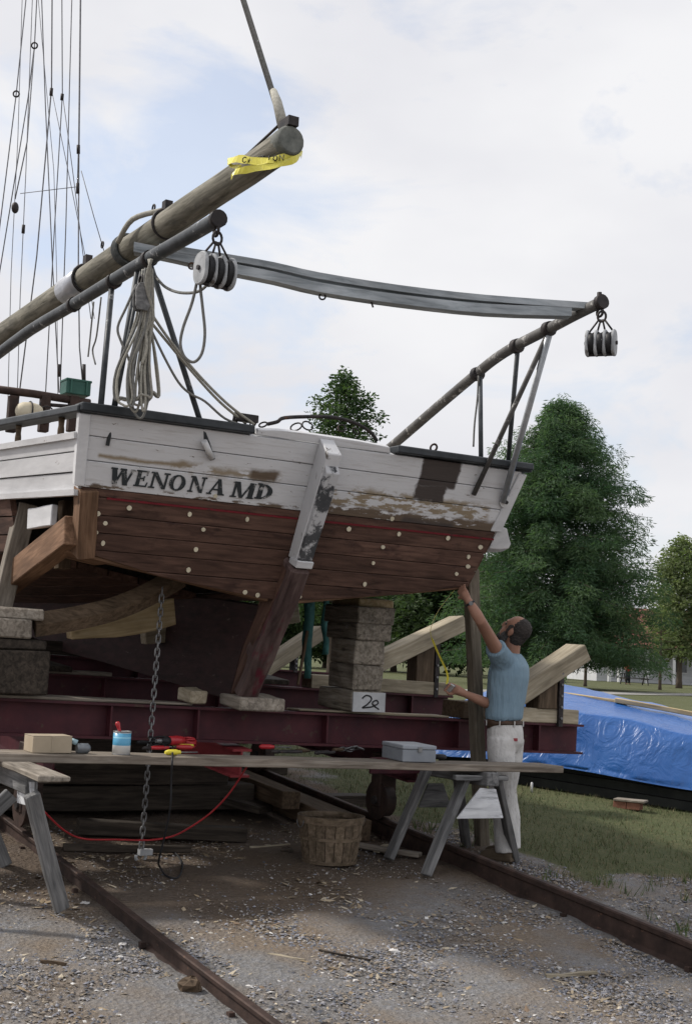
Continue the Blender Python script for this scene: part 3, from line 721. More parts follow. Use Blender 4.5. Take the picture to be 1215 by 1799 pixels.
rig([(40, -20), (32, 240), (20, 480), (14, 720)], 13.6, .0045); rig([(58, -20), (46, 300), (36, 520), (30, 720)], 13.3, .005)
rig([(110, 165), (128, 300), (146, 445), (160, 560)], 13.5, .005); rig([(66, -20), (95, 300), (100, 480), (102, 700)], 13.7, .004)
for q, d in (((61, 80), 12.75), ((29, 165), 12.6)): O('rigging_ring', MB().torus(at(*q, d), FWD, .028, .008, 14, 6), IRON, boat)
for (a, b, d) in (((91, 155), (90, 168), 13.1), ((110, 165), (109, 176), 13.4), ((138, 255), (138, 270), 12.7), ((137, 322), (137, 340), 12.7), ((42, 395), (41, 410), 13.3), ((148, 640), (148, 672), 12.7), ((104, 640), (104, 662), 13)):
    O('turnbuckle', MB().tube([at(*a, d), at(*b, d)], .017, 8), IRON, boat)
bl_ = at(27, 365, 12.8); O('rigging_block', MB().ell(bl_, (V((.035, 0, 0)), V((0, .05, 0)), V((0, 0, .055)))), IRON, boat)
O('line_end', MB().tube(smooth_path([onC(178, 522, DLC + .1), onC(170, 590, DLC + .1), onC(163, 615, DLC + .1), onC(168, 640, DLC + .1)], 4), .006, 6), ROPE_G, boat)
O('line_end', MB().tube(smooth_path([onC(165, 530, DLC + .1), onC(158, 600, DLC + .1), onC(155, 627, DLC + .1)], 4), .006, 6), ROPE_G, boat)
# deck hoop, eyebolt, cleat
hp = [on(x, y, F, F * 7.98) for x, y in [(470, 745), (487, 741), (500, 734), (550, 732), (590, 734), (625, 744), (650, 759), (662, 775)]]
O('deck_hoop', MB().tube(smooth_path(hp, 4), .013, 8), IRON, boat)
ep = tp(*tq(765, 789), -.03); O('ring_bolt', MB().torus(ep + Z * .0, TN, .026, .008, 14, 6), RUST, boat)
O('mooring_bitt', MB().box(tp(1.07, .13, -.06), .16, .06, .05, (C, F, Z)).tube([tp(1.0, .08, -.06), tp(1.0, .16, -.06)], .02, 8), IRON, boat, bevel=.004)
mb = MB()
for (x, y) in [(445, 742), (462, 746), (520, 750), (540, 748), (600, 752), (625, 757)]:
    p = on(x, y, F, F * 7.9); mb.torus(p, V((random.uniform(-1, 1), random.uniform(-1, 1), random.uniform(-1, 1))), random.uniform(.02, .045), .006, 12, 5)
O('deck_shackles', mb, IRON, boat)

# ------------------------------------------------------------------ gear standing on deck
gd = 9.6
t = T('winder_frame', 'rusty iron winder frame on deck behind the port rail', 'winder', onF(100, 745, gd))
O('top_bar', MB().tube([onF(-20, 682, gd), onF(60, 692, gd), onF(158, 708, gd)], .03, 8), RUST, t)
O('lower_bar', MB().tube([onF(70, 710, gd), onF(150, 716, gd)], .014, 8), IRON, t)
for x in (128, 22, 78): O('post', MB().box((onF(x, 700, gd) + onF(x, 755, gd)) / 2, .07, .07, .27, (C, F, Z)), RUST, t, bevel=.006)
O('gear', MB().torus(onF(75, 728, gd), C + F * .3, .07, .02, 16, 6), RUST, t)
O('gear', MB().torus(onF(150, 722, gd), C + F * .3, .05, .02, 16, 6), RUST, t)
tg = T('crate', 'green plastic crate perched on the winder frame near the rigging', 'crate', onF(133, 702, gd + .05))
gp_ = onF(133, 683, gd + .05)
GREEN = mottle('green_plastic', (.03, .095, .075), (.05, .14, .11), 9, .5)
ax = (C, F, Z)
O('crate_wall', MB().box(gp_, .19, .15, .11, ax), GREEN, tg, bevel=.006)
O('crate_rim', MB().box(gp_ + Z * .052, .20, .162, .018, ax), GREEN, tg, bevel=.004)
for s in (-1, 1): O('crate_rib', MB().box(gp_ + C * (.06 * s) - F * .083, .012, .008, .10, ax), GREEN, tg)
fl = onF(52, 724, gd - .1)
tf_ = T('float', 'cream ball float in a dark frame beside the winder', 'float', fl - Z * .07)
mb = MB(); mb.tube([fl + C * x for x in (-.10, -.085, -.05, 0, .05, .085, .10)], [.02, .05, .068, .074, .068, .05, .02], 16); O('float_body', mb, mottle('cream_plastic', (.52, .45, .32), (.64, .57, .43), 6, .6), tf_)
O('float_strap', MB().torus(fl, C, .078, .006, 18, 5), IRON, tf_)
O('float_handle', MB().torus(fl + C * .13, F, .06, .006, 14, 5), IRON, tf_)

# ------------------------------------------------------------------ cradle
def zb(c, f): return 1.78 - .0186 * c + .073 * (f - 8.8)
cr = T('cradle', 'dark red steel I-beam cradle on wheels carrying the skipjack', 'boat cradle', G(MIDC, 10.5))
def ibeam(name, p0, p1, ht, wd, tw, tfl, mat, parent, up=Z):
    M = frame(p0, p1 - p0, up); Ln = (p1 - p0).length
    pr = [(-wd / 2, 0), (wd / 2, 0), (wd / 2, tfl), (tw / 2, tfl), (tw / 2, ht - tfl), (wd / 2, ht - tfl), (wd / 2, ht), (-wd / 2, ht), (-wd / 2, ht - tfl), (-tw / 2, ht - tfl), (-tw / 2, tfl), (-wd / 2, tfl)]
    return O(name, MB().prism([M @ V((0, y, z - ht)) for y, z in pr], M.to_3x3() @ V((Ln, 0, 0))), mat, parent, M=M)
BF = [8.86, 10.78, 12.7]
for i, f in enumerate(BF):
    c0, c1 = (1.0, 7.46) if i < 2 else (1.0, 7.3)
    cb = ibeam('cross_beam', B(c0, f, zb(c0, f)), B(c1, f, zb(c1, f)), .245, .19, .016, .018, RED, cr)
    for c in (2.0, 3.3, 3.95, 5.0, 6.2, 7.0):
        O('stiffener', MB().box(B(c, f - .05, zb(c, f) - .122), .014, .075, .205, (C, F, Z)), RED, cb)
for c in RAILC:
    zz = lambda f: zb(c, f) - .25
    ibeam('runner', B(c, 8.62, zz(8.62)), B(c, 13.6, zz(13.6)), .22, .16, .014, .016, RED, cr)
    for f in (9.1, 11.2, 13.2):
        z0 = gf(f) + .15 + .13
        wh = O('wheel', MB().tube([B(c - .065, f, z0), B(c - .05, f, z0), B(c - .045, f, z0), B(c + .045, f, z0)], [.155, .155, .13, .13], 20), RUST, cr)
        O('hub', MB().tube([B(c - .09, f, z0), B(c + .09, f, z0)], .035, 10), IRON, wh)
        O('bracket', MB().box(B(c, f, (z0 + zz(f) - .22) / 2 + .05), .15, .14, max(.06, zz(f) - .22 - z0 + .2), (C, F, Z)), RUST, cr, bevel=.006)
ibeam('centre_runner', B(MIDC, 8.7, zb(MIDC, 8.7) - .27), B(MIDC, 13.6, zb(MIDC, 13.6) - .27), .2, .15, .014, .016, RED2, cr)
O('end_plate', MB().box(B(5.5, 8.60, zb(5.6, 8.6) - .34), .44, .03, .12, (C, F, Z)), RED, cr, bevel=.003)
# bilge arms on the starboard ends
def arm(f, lo_, hi_, m_arm, post_c, wd=.24):
    p, q = onF(*lo_, f), onF(*hi_, f); u = (q - p).normalized(); a_ = beam('bilge_arm', p - u * .12, q, wd, .15, m_arm, cr, up=F.cross(u) if F.cross(u).z > 0 else u.cross(F), seg=4)
    # post under the arm with steel angle
    zt = p.z + (post_c - C.dot(p)) / (C.dot(q) - C.dot(p)) * (q.z - p.z)
    zbm = zb(post_c, f)
    beam('post', B(post_c - .17, f, zbm + .12), B(post_c - .17, f, zt - .13), .18, .20, W_BROWN, cr, up=C)
    an = O('angle_iron', MB().box(B(post_c - .045, f - .10, (zbm + zt) / 2 - .02), .045, .012, zt - zbm - .0, (C, F, Z)).box(B(post_c - .062, f - .05, (zbm + zt) / 2 - .02), .012, .10, zt - zbm, (C, F, Z)), IRON, cr)
    for k in range(5):
        O('bolt', MB().disc(B(post_c - .045, f - .106, zbm + (zt - zbm) * (.1 + .19 * k)), -F, .011, .012, 6), CHAIN, an)
    return a_
arm(BF[0] - .02, (895, 1226), (1016, 1145), W_NEWGREY, 7.23)
arm(BF[1], (672, 1158), (806, 1094), W_NEWGREY, 7.30)
arm(BF[2], (455, 1180), (560, 1110), W_NEWGREY, 6.8)
def pad(c0, c1, f, ht, m_, wd=.20, dz=0): return beam('timber_pad', B(c0, f, zb(c0, f) + ht / 2 + .003 + dz), B(c1, f, zb(c1, f) + ht / 2 + .003 + dz), wd, ht, m_, cr)
pad(6.72, 7.40, BF[0], .115, W_NEWGREY); pad(6.20, 6.52, BF[0] + .02, .14, W_BROWN, .3)
pad(5.9, 7.46, BF[1], .12, W_NEWGREY); pad(4.6, 5.95, BF[2], .14, W_GREY)
pad(1.2, 3.9, BF[0] + .01, .022, W_GREY, .2); pad(4.75, 6.1, BF[0] + .01, .018, W_NEWGREY, .2)
pad(1.2, 4.0, BF[1], .03, W_GREY, .2); pad(3.3, 5.7, BF[2], .13, W_DARK, .25)

# ------------------------------------------------------------------ cribbing blocks (each a thing)
def crib(c0, c1, f0, f1, z0, z1, mat, label, grp='cribbing blocks stacked under the hull', slope=True):
    p = B((c0 + c1) / 2, f0, (z0 + z1) / 2); q = B((c0 + c1) / 2, f1, (z0 + z1) / 2 + .02)
    return beam('cribbing_block', p, q, c1 - c0, z1 - z0, mat, None, seg=3, jit=.007, bevel=.010, label=label, cat='wood block', group=grp)
WPAINT = mottle('thin_white_block_paint', (.38, .39, .40), (.54, .55, .56), 7, .8, 0, (.16, .14, .12), .60, 9)
c_ = C.dot(onF(617, 1252, 8.66)); z_ = zb(c_, 8.86) + .02
num_block = crib(c_, c_ + .29, 8.67, 9.18, z_, z_ + .155, W_BLOCK, 'lowest block of the tall crib stack, white-painted end marked 2', None)
MBk = WM[num_block.name]; e0 = B(c_ + .008, 8.66, z_ + .008)
O('painted_end', MB().box(B(c_ + .145, 8.655, z_ + .076), .282, .012, .145, (C, F, Z)), WPAINT, num_block)
e2 = lambda x, y: B(c_ + .145 + x * .1, 8.646, z_ + .078 + y * .055)
O('number', MB().tube(smooth_path([e2(*q) for q in [(-.65, .45), (-.35, .85), (.05, .75), (.15, .3), (-.2, -.35), (-.6, -.8), (-.2, -.75), (.3, -.6), (.75, -.15), (.6, .25), (.25, -.1), (.45, -.55), (.85, -.95)]], 5), .0055, 6), BLACK, num_block)
crib(c_ + .03, c_ + .285, 8.70, 9.10, z_ + .157, z_ + .345, W_BLOCK, 'square pale block on the white block marked 2')
crib(c_ + .03, c_ + .29, 8.70, 9.08, z_ + .347, z_ + .535, W_BLOCK, 'second square pale block up in the tall crib stack')
crib(c_ + .03, c_ + .33, 8.68, 9.16, z_ + .537, z_ + .655, W_BLOCK, 'flat grey timber third up in the tall crib stack')
crib(c_ + .03, c_ + .36, 8.68, 9.2, z_ + .657, z_ + .79, W_BLOCK, 'thick grey timber near the top of the tall crib stack')
crib(c_ + .10, c_ + .42, 8.8, 9.2, z_ + .792, z_ + .86, W_NEW, 'pale wedge on top of the tall crib stack touching the hull')
lc = 2.30; zl = zb(lc, 8.86) + .025
crib(lc, lc + .50, 8.62, 9.1, zl, zl + .285, W_DARK, 'big dark block at the bottom of the left-hand crib stack')
crib(lc, lc + .47, 8.64, 9.1, zl + .287, zl + .36, W_DARK, 'thin dark board in the middle of the left-hand crib stack')
crib(lc, lc + .36, 8.62, 9.0, zl + .362, zl + .49, W_GREY, 'grey timber second from top of the left-hand crib stack')
crib(lc, lc + .45, 8.66, 9.1, zl + .492, zl + .56, W_GREY, 'light flat timber at the top of the left-hand crib stack')
zk = zb(MIDC, 8.8)
crib(MIDC - .13, MIDC + .22, 8.50, 8.86, zk + .003, zk + .095, W_GREY, 'flat grey block under the foot of the stern post', None)
crib(3.85, 3.99, 8.72, 8.95, zb(3.9, 8.8) + .025, zb(3.9, 8.8) + .12, W_NEWGREY, 'small pale block on the beam left of the stern post', None)

# shores
beam('shore_post', ground(862, 1492) + F * .12, onF(826, 1000, 8.40), .095, .09, wood('shore_wood', (.17, .145, .11), (.27, .23, .18), dark=.6), None, up=-F, seg=4, label='tall square post propping the transom corner behind the man', cat='post')
beam('shore_post', onF(-8, 1110, 9.35), onF(47, 886, 9.35), .13, .12, W_GREY, None, up=-F, label='pale leaning post under the port quarter at the left edge', cat='post')
# green cloth strips and stick behind the stern post
for k, (x0, x1, y1, m_) in enumerate([(533, 553, 1192, TEAL), (566, 577, 1150, TEAL)]):
    mb = MB(); n = 8; vs = []; fs = []
    for i in range(n + 1):
        y = 1055 + (y1 - 1055) * i / n; wv = 2.5 * math.sin(i * 1.1 + k)
        a, b = onF(x0 + wv, y, 9.7), onF(x1 + wv * .4 - (8 * i / n if k == 0 else 0), y, 9.7 + .02 * math.sin(i))
        vs += [a, b, b + F * .006, a + F * .006]
    for i in range(n):
        for q in range(4): a = i * 4 + q; b = i * 4 + (q + 1) % 4; fs.append((a, b, b + 4, a + 4))
    fs += [(3, 2, 1, 0), tuple(n * 4 + q for q in range(4))]
    mb.add(vs, fs, True); O('cloth_strip', mb, m_, label=['long teal cloth strip hanging behind the stern post', 'short teal cloth strip hanging beside the crib stack'][k], cat='cloth', M=Matrix.Translation(vs[0]))
beam('stick', onF(523, 1203, 9.0), onF(540, 1108, 9.1), .02, .02, W_BROWN, None, up=F, bevel=0, label='thin brown stick leaning by the teal cloth', cat='stick')

# ------------------------------------------------------------------ rails and the timber under them
def rail(c, label, ks=1.0, kw=1.0):
    f0, f1 = 1.5, 22.0; t = T('railway_rail', label, 'rail', G(c, 8), 'rails of the boat railway')
    pr = [(-.045, 0), (.045, 0), (.045, .012), (.010, .028), (.008, .110), (.025, .122), (.028, .148), (.02, .156), (-.02, .156), (-.028, .148), (-.025, .122), (-.008, .110), (-.010, .028), (-.045, .012)]
    mb = MB(); n = 60; k = len(pr); vs = []; fs = []
    for i in range(n + 1):
        f = f0 + (f1 - f0) * i / n; wv = .006 * math.sin(f * 1.3 + c)
        vs += [G(c + x * kw + wv, f, z * 1.1 * ks - .022) for x, z in pr]
    for i in range(n):
        for q in range(k): a = i * k + q; b = i * k + (q + 1) % k; fs.append((a, b, b + k, a + k))
    mb.add(vs, fs); o = O('rail_web', mb, [RUST, RAILTOP], t, M=frame(G(c, 8), F, Z))
    for p in o.data.polygons:
        if p.normal.z > .85 and p.center.z > .05: p.material_index = 1
    for j in range(9):
        f = 4.6 + j * 1.1
        for s in (-1, 1): O('spike', MB().box(G(c + s * .055, f, .006), .03, .035, .03, (C, F, Z)), RUST, t)
    return t
rail(RAILC[0], 'rusty rail running from lower left under the cradle', .64, .85); rail(RAILC[1], 'rusty rail running from lower right past the man')
for j in range(3):
    f = 10.3 + j * 1.6
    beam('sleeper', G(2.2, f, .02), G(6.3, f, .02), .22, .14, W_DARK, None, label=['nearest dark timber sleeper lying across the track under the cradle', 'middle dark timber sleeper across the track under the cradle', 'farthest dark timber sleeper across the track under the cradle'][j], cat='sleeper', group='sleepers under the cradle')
beam('track_timber', G(5.38, 8.9, .085), G(5.42, 12.4, .085), .24, .16, W_BROWN, None, label='long brown timber lying beside the right rail under the cradle', cat='timber')
beam('track_timber', G(5.12, 9.5, .20), G(5.08, 12.6, .20), .16, .14, W_BROWN, None, label='reddish timber lying inside the right rail under the cradle', cat='timber')
beam('track_timber', G(3.3, 9.3, .08), G(4.5, 9.05, .05), .16, .10, W_DARK, None, label='dark timber lying crossways on the dirt under the boat', cat='timber')
beam('track_timber', G(3.6, 11.5, .3), G(5.0, 9.7, .09), .25, .06, W_DARK, None, label='dark board sloping down between the rails under the boat', cat='timber')
for j, (c0, f0, c1, f1) in enumerate([(2.0, 14.4, 7.0, 14.2), (2.0, 14.9, 7.2, 14.8)]):  # timber pile added to cut skylight coming in under the hull
    for k in range(3):
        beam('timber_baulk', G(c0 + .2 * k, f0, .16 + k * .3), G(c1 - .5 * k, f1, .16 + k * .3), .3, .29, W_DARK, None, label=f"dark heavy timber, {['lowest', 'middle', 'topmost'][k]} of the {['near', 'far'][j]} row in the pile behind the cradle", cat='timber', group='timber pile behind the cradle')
for k in range(3):  # dark timbers under the boat, stacked as a wall to block light
    beam('timber_baulk', G(2.1, 10.1 + .02 * k, .14 + k * .20), G(5.0 - .25 * k, 10.05, .14 + k * .20), .30, .19, W_DARK, None, seg=4, jit=.01, label=['dark baulk lying lowest under the cradle behind the chain', 'dark baulk second up under the cradle behind the chain', 'dark baulk topmost under the cradle behind the chain'][k], cat='timber')
for k, c in enumerate((1.75, 2.05, 3.15, 3.5)):  # boards added behind the beam to darken the space below them
    beam('staging_board', B(c, 10.6, zb(c, 10.6) + .055), B(c - .1, 13.0, zb(c, 13.0) + .05), .26, .045, W_DARK, cr, seg=4)
for k, c in enumerate((4.9, 5.5)):  # more added boards, also there to shade what lies below
    beam('staging_board', B(c, 10.6, zb(c, 10.6) + .05), B(c + .05, 13.2, zb(c, 13.2) + .05), .26, .045, W_DARK, cr, seg=4)
for k, f in enumerate((10.2, 11.9, 13.5)):  # keel blocks added to help darken the space under the hull
    for j in range(3):
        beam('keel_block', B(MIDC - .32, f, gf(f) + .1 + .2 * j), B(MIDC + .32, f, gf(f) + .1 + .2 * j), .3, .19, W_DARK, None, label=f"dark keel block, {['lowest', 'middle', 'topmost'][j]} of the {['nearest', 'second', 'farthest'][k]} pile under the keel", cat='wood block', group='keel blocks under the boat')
# ------------------------------------------------------------------ blocks, ropes and tape hanging from davits and boom
def pathd(pts, d0, d1, n=5):
    m = len(pts); return smooth_path([at(x, y, d0 + (d1 - d0) * i / (m - 1)) for i, (x, y) in enumerate(pts)], n)
def pulley(top, axis, label, sc_=1.0):
    axis = V(axis).normalized(); s = axis.cross(Z).normalized()
    c = top - Z * .21 * sc_; t = T('pulley_block', label, 'pulley', c - Z * .09 * sc_, 'triple pulley blocks hanging from the davits')
    rx, rz, L_ = .072 * sc_, .092 * sc_, .20 * sc_
    def oval(x, k=1.0, n=20): return [c + axis * x + s * (rx * k * math.copysign(abs(math.cos(a)) ** .8, math.cos(a))) + Z * (rz * k * math.copysign(abs(math.sin(a)) ** .8, math.sin(a))) for a in [2 * math.pi * i / n for i in range(n)]]
    th = .022 * sc_
    for i in range(4):
        x = -L_ / 2 + (L_ - th) * i / 3
        ck = O('cheek', MB().prism(oval(x), axis * th), GALV, t, bevel=.006)
    for i in range(3):
        x = -L_ / 2 + (L_ - th) * (i + .5) / 3 + th / 2
        O('sheave', MB().tube([c + axis * (x - .016 * sc_), c + axis * x, c + axis * (x + .016 * sc_)], [.078 * sc_, .070 * sc_, .078 * sc_], 20), BLACK, t)
    O('pin', MB().tube([c - axis * (L_ / 2 + .012), c + axis * (L_ / 2 + .012)], .014 * sc_, 10), IRON, t)
    O('bottom_bolt', MB().tube([c - axis * (L_ / 2 - .01) - Z * rz * .86, c + axis * (L_ / 2 - .01) - Z * rz * .86], .012, 8), IRON, t)
    apex = c + Z * .165 * sc_
    for x in (-.085, -.028, .028, .085):
        O('strap', MB().tube([c + axis * x * sc_ + Z * rz * .8, apex + axis * x * .2], .0065, 6), IRON, t)
    O('shackle', MB().torus(apex + Z * .02, s, .028 * sc_, .008, 14, 6, u=Z, sx=1.3), IRON, t)
    return t, c
_, pcL = pulley(dlp[-1] - Z * .085 - F * .0, C + F * .1, 'grey triple block hanging from the tip of the left davit')
_, pcR = pulley(drp[-1] - Z * .075, V((.93, -.36, 0)), 'grey triple block hanging alone from the tip of the right davit', .95)
dP = (pcL - CAM).dot(FWD)
O('rope_loop', MB().tube(pathd([(349, 480), (338, 530), (322, 575), (317, 605), (325, 628), (341, 636), (355, 620), (360, 585), (356, 540), (352, 500), (355, 480)], dP, dP), .0085, 7), ROPE_G, label='long grey rope loop hanging from the left triple block', cat='rope')
O('rope_tail', MB().tube(pathd([(372, 478), (364, 500), (345, 513), (315, 514), (292, 505), (277, 490), (268, 475)], dP, dP + 1.0), .009, 7), ROPE_G, label='short grey rope curving from the triple block to the davit', cat='rope')
# hanging coil
kd = (onC(255, 470, DLC - .06) - CAM).dot(FWD)
t = T('rope_coil', 'thick bundle of pale rope coils hanging from the left davit', 'rope', at(243, 730, kd)); rr_ = random.Random(11)
for k in range(15):
    xb = 218 + k * 3.6 + rr_.uniform(-6, 6); yb = 728 - abs(k - 6) * 4 + rr_.uniform(-14, 4); wx = rr_.uniform(4, 17); d_ = kd + rr_.uniform(-.06, .06)
    xt = 258 + rr_.uniform(-5, 6)
    pts = [(xt - 3, 470 + rr_.uniform(0, 12)), (xt - 7 - (244 - xb) * .3, 560), (xb - wx * .8, 650), (xb - wx, 700), (xb - wx * .4, yb - 2), (xb + wx * .4, yb), (xb + wx, 695), (xb + wx * .7, 640), (xt + 4 - (244 - xb) * .25, 560), (xt + 4, 472)]
    O('rope_turn', MB().tube(pathd(pts, d_, d_, 4), .0078, 7), ROPE_W if k % 3 else ROPE_G, t)
for k in range(4):
    O('rope_turn', MB().tube(pathd([(262 + k * 1.5, 455), (266 - k * 3, 500), (255 + k * 5, 560), (258 - k * 4, 610), (249 + k * 3.4, 640 + k * 9)], kd - .05 - .03 * k, kd - .05 + .03 * k, 4), .0095, 7), ROPE_W, t)
O('rope_turn', MB().tube(pathd([(240, 500), (222, 540), (207, 575), (213, 600), (224, 625), (236, 660)], kd, kd, 4), .008, 7), ROPE_G, t)
wb_ = at(246, 524, kd - .03)
t = T('pulley_block', 'flat weathered wooden block on the rope bundle under the left davit', 'pulley', wb_ - Z * .09)
sh_ = [(-.045, -.06), (-.03, -.085), (.03, -.085), (.05, -.05), (.05, .05), (.02, .085), (-.03, .08), (-.05, .04)]
for o_ in (0, .045): O('shell', MB().prism([wb_ + C * x + Z * y - F * o_ for x, y in sh_], -F * .022), W_SAW, t, bevel=.004)
O('sheave', MB().tube([wb_ - F * .04, wb_ - F * .018], .05, 14), IRON, t)
O('hook', MB().torus(wb_ + Z * .11, C, .03, .008, 12, 6), IRON, t)
bit = tp(1.05, .12, -.06); bd_ = (bit - CAM).dot(FWD)
O('rope', MB().tube(pathd([(264, 548), (300, 600), (350, 660), (400, 710), (446, 745)], kd, bd_), .009, 7), ROPE_W, label='uppermost pale line slanting from the rope bundle to the deck', cat='rope')
O('rope', MB().tube(pathd([(262, 562), (295, 602), (335, 650), (385, 705), (432, 744)], kd + .02, bd_), .009, 7), ROPE_W, label='middle pale line slanting from the rope bundle to the deck', cat='rope')
O('rope', MB().tube(pathd([(266, 580), (290, 630), (314, 672), (335, 692), (360, 705), (395, 735), (430, 748)], kd + .02, bd_), .008, 7), ROPE_G, label='lowest grey line sagging from the rope bundle to the deck', cat='rope')
O('rope', MB().tube(pathd([(840, 660), (838, 700), (833, 745), (831, 785)], 9.75, 9.75), .007, 6), ROPE_G, label='thin rope end hanging from the right davit above the rail', cat='rope')
# caution tape round the boom end
TAPE, nt, bs = newmat('caution_tape'); v_ = coords(nt, (1, 1, 1))
wv = nd(nt, 'ShaderNodeTexNoise', Scale=26.0, Detail=2.0); nt.links.new(v_, wv.inputs['Vector'])
nt.links.new(mix(nt, ramp(nt, wv.outputs['Fac'], [(.60, 0.0), (.75, 1.0)]), (.80, .72, .10), (.62, .58, .16)), bs.inputs['Base Color']); bs.inputs['Roughness'].default_value = .35
t = T('caution_tape', 'yellow caution tape tied round the end of the boom', 'tape', bm(470, 300))
def ribbon(pts, wd, off):
    mb = MB(); vs = []; fs = []
    P = smooth_path(pts, 4)
    for i, p in enumerate(P):
        d_ = wd * (.92 + .1 * math.sin(i * 1.7 + off)); tw = V((.2 * math.sin(i * 1.3 + off), .35 * math.sin(i * .8 + off), 1)).normalized()
        vs += [p - tw * d_ / 2, p + tw * d_ / 2, p + tw * d_ / 2 + F * .0015, p - tw * d_ / 2 + F * .0015]
    for i in range(len(P) - 1):
        for q in range(4): a = i * 4 + q; b = i * 4 + (q + 1) % 4; fs.append((a, b, b + 4, a + 4))
    return mb.add(vs, fs, False)
td = (bm(470, 280) - CAM).dot(FWD)
O('tape_strip', ribbon([at(400, 284, td + .05), at(420, 279, td - .10), at(450, 283, td - .21), at(490, 279, td - .24), at(522, 268, td - .20), at(530, 272, td - .1)], .045, 0), TAPE, t)
O('tape_strip', ribbon([at(412, 302, td - .16), at(440, 297, td - .22), at(485, 290, td - .25), at(520, 279, td - .22), at(530, 266, td - .1)], .04, 2), TAPE, t)
O('tape_strip', ribbon([at(400, 284, td + .05), at(408, 292, td + .02), at(424, 294, td - .1), at(412, 303, td - .13), at(406, 312, td - .12)], .028, 4), TAPE, t)

GLY = {'C': [[(.9, .85), (.5, 1), (.1, .75), (.1, .25), (.5, 0), (.9, .15)]], 'A': [[(0, 0), (.5, 1), (1, 0)], [(.2, .4), (.8, .4)]], 'U': [[(.05, 1), (.05, .3), (.5, 0), (.95, .3), (.95, 1)]], 'T': [[(0, 1), (1, 1)], [(.5, 1), (.5, 0)]], 'I': [[(.5, 0), (.5, 1)]], 'O': [[(.5, 0), (.1, .3), (.1, .7), (.5, 1), (.9, .7), (.9, .3), (.5, 0)]], 'N': [[(.05, 0), (.05, 1), (.95, 0), (.95, 1)]]}
def tape_word(p0, p1, hgt):
    u = (p1 - p0); n = len('CAUTION'); u_ = u / n; up_ = Z
    for i, ch in enumerate('CAUTION'):
        mb = MB()
        for st in GLY[ch]:
            mb.tube([p0 + u_ * (i + .14 + .72 * x) + up_ * (hgt * (y - .5)) for x, y in st], .0032, 5)
        O('printed_letter', mb, BLACK, t)
tape_word(at(424, 281, td - .155), at(500, 277, td - .275), .030)
# ------------------------------------------------------------------ bench and sawhorses
BNF = 7.92
e0, e1 = onF(-60, 1322, BNF - .14), onF(989, 1346, BNF - .14)
bz = lambda c: e0.z + (e1.z - e0.z) * (c - C.dot(e0)) / (C.dot(e1) - C.dot(e0))      # top of the plank
c0_, c1_ = C.dot(e0), C.dot(e1)
beam('bench_plank', B(c0_, BNF, bz(c0_) - .025), B(c1_, BNF, bz(c1_) - .025), .29, .05, W_BENCH, None, seg=8, jit=.003, bevel=.004, label='long grey plank laid across two sawhorses as a workbench', cat='plank')
beam('bench_plank', B(c0_ + .1, BNF + .30, bz(c0_) - .045), B(c0_ + 3.1, BNF + .30, bz(c0_ + 3) - .045), .24, .04, W_BENCH, None, seg=5, jit=.003, bevel=.004, label='second plank lying behind the front bench plank, mostly hidden', cat='plank')
zt_ = bz(5.75) - .052
t = T('sawhorse', 'right-hand sawhorse with white end panel and four splayed legs', 'sawhorse', G(5.78, 8.1))
beam('top_rail', B(5.76, 7.72, zt_ - .05), B(5.76, 8.50, zt_ - .05), .10, .095, W_SAW, t)
lf = [ground(682, 1514), ground(747, 1543), ground(818, 1488), ground(903, 1514)]
for p, tc_ in zip(lf, [(5.70, 8.36), (5.70, 7.86), (5.82, 8.36), (5.82, 7.86)]):
    q = B(tc_[0], tc_[1], zt_ - .02); q2 = B(tc_[0] - (.07 if p.dot(C) < 5.7 else -.07), tc_[1] + .0, zt_ - .03)
    beam('leg', p + Z * .02, q2, .095, .045, W_SAW, t, up=C, jit=.003)
def panel(f, pts, mat):
    mb = MB(); mb.prism([onF(x, y, f) for x, y in pts], -F * .02); O('end_panel', mb, mat, t, M=frame(onF(*pts[0], f), C, Z), bevel=.003)
panel(7.78, [(842, 1384), (868, 1386), (881, 1437), (800, 1438)], W_SAWWHITE)
panel(8.42, [(750, 1376), (776, 1376), (790, 1418), (733, 1418)], W_SAW)
beam('cleat', onF(797, 1366, 7.80), onF(890, 1367, 7.80), .05, .035, W_SAW, t)
t = T('sawhorse', 'left-hand sawhorse, cut by the photo edge, with one grey leg in view', 'sawhorse', G(2.2, 7.7))
zl_ = bz(2.3) - .052
a_, b_ = onZ(15, 1338, zl_ - .01), onZ(97, 1369, zl_ - .01)
beam('top_board', a_ - (b_ - a_) * .5, b_, .17, .03, W_GREY, t)
beam('top_rail', a_ - (b_ - a_) * .4 - Z * .075, b_ - (b_ - a_) * .45 - Z * .075, .07, .11, W_SAW, t)
ft = ground(108, 1603)
beam('leg', ft + Z * .02, onC(56, 1395, C.dot(b_) - .02) , .085, .05, W_SAW, t, up=F)
beam('leg', ft - C * .95 + Z * .05, onC(20, 1395, C.dot(b_) - .1), .085, .05, W_SAW, t, up=F)
beam('leg', ft + F * 1.05 - C * .02 + Z * .09, onC(10, 1380, C.dot(b_) - .02) + F * .85, .085, .05, W_SAW, t, up=F)
beam('leg', ft + F * .75 - C * .95 + Z * .07, onC(10, 1380, C.dot(b_) - .1) + F * .5, .085, .05, W_SAW, t, up=F)
O('end_panel', MB().prism([onC(31, 1370, C.dot(b_) - .0), onC(55, 1374, C.dot(b_)), onC(54, 1417, C.dot(b_) + .02), onC(30, 1410, C.dot(b_) + .02)], C * .02), W_SAWWHITE, t)

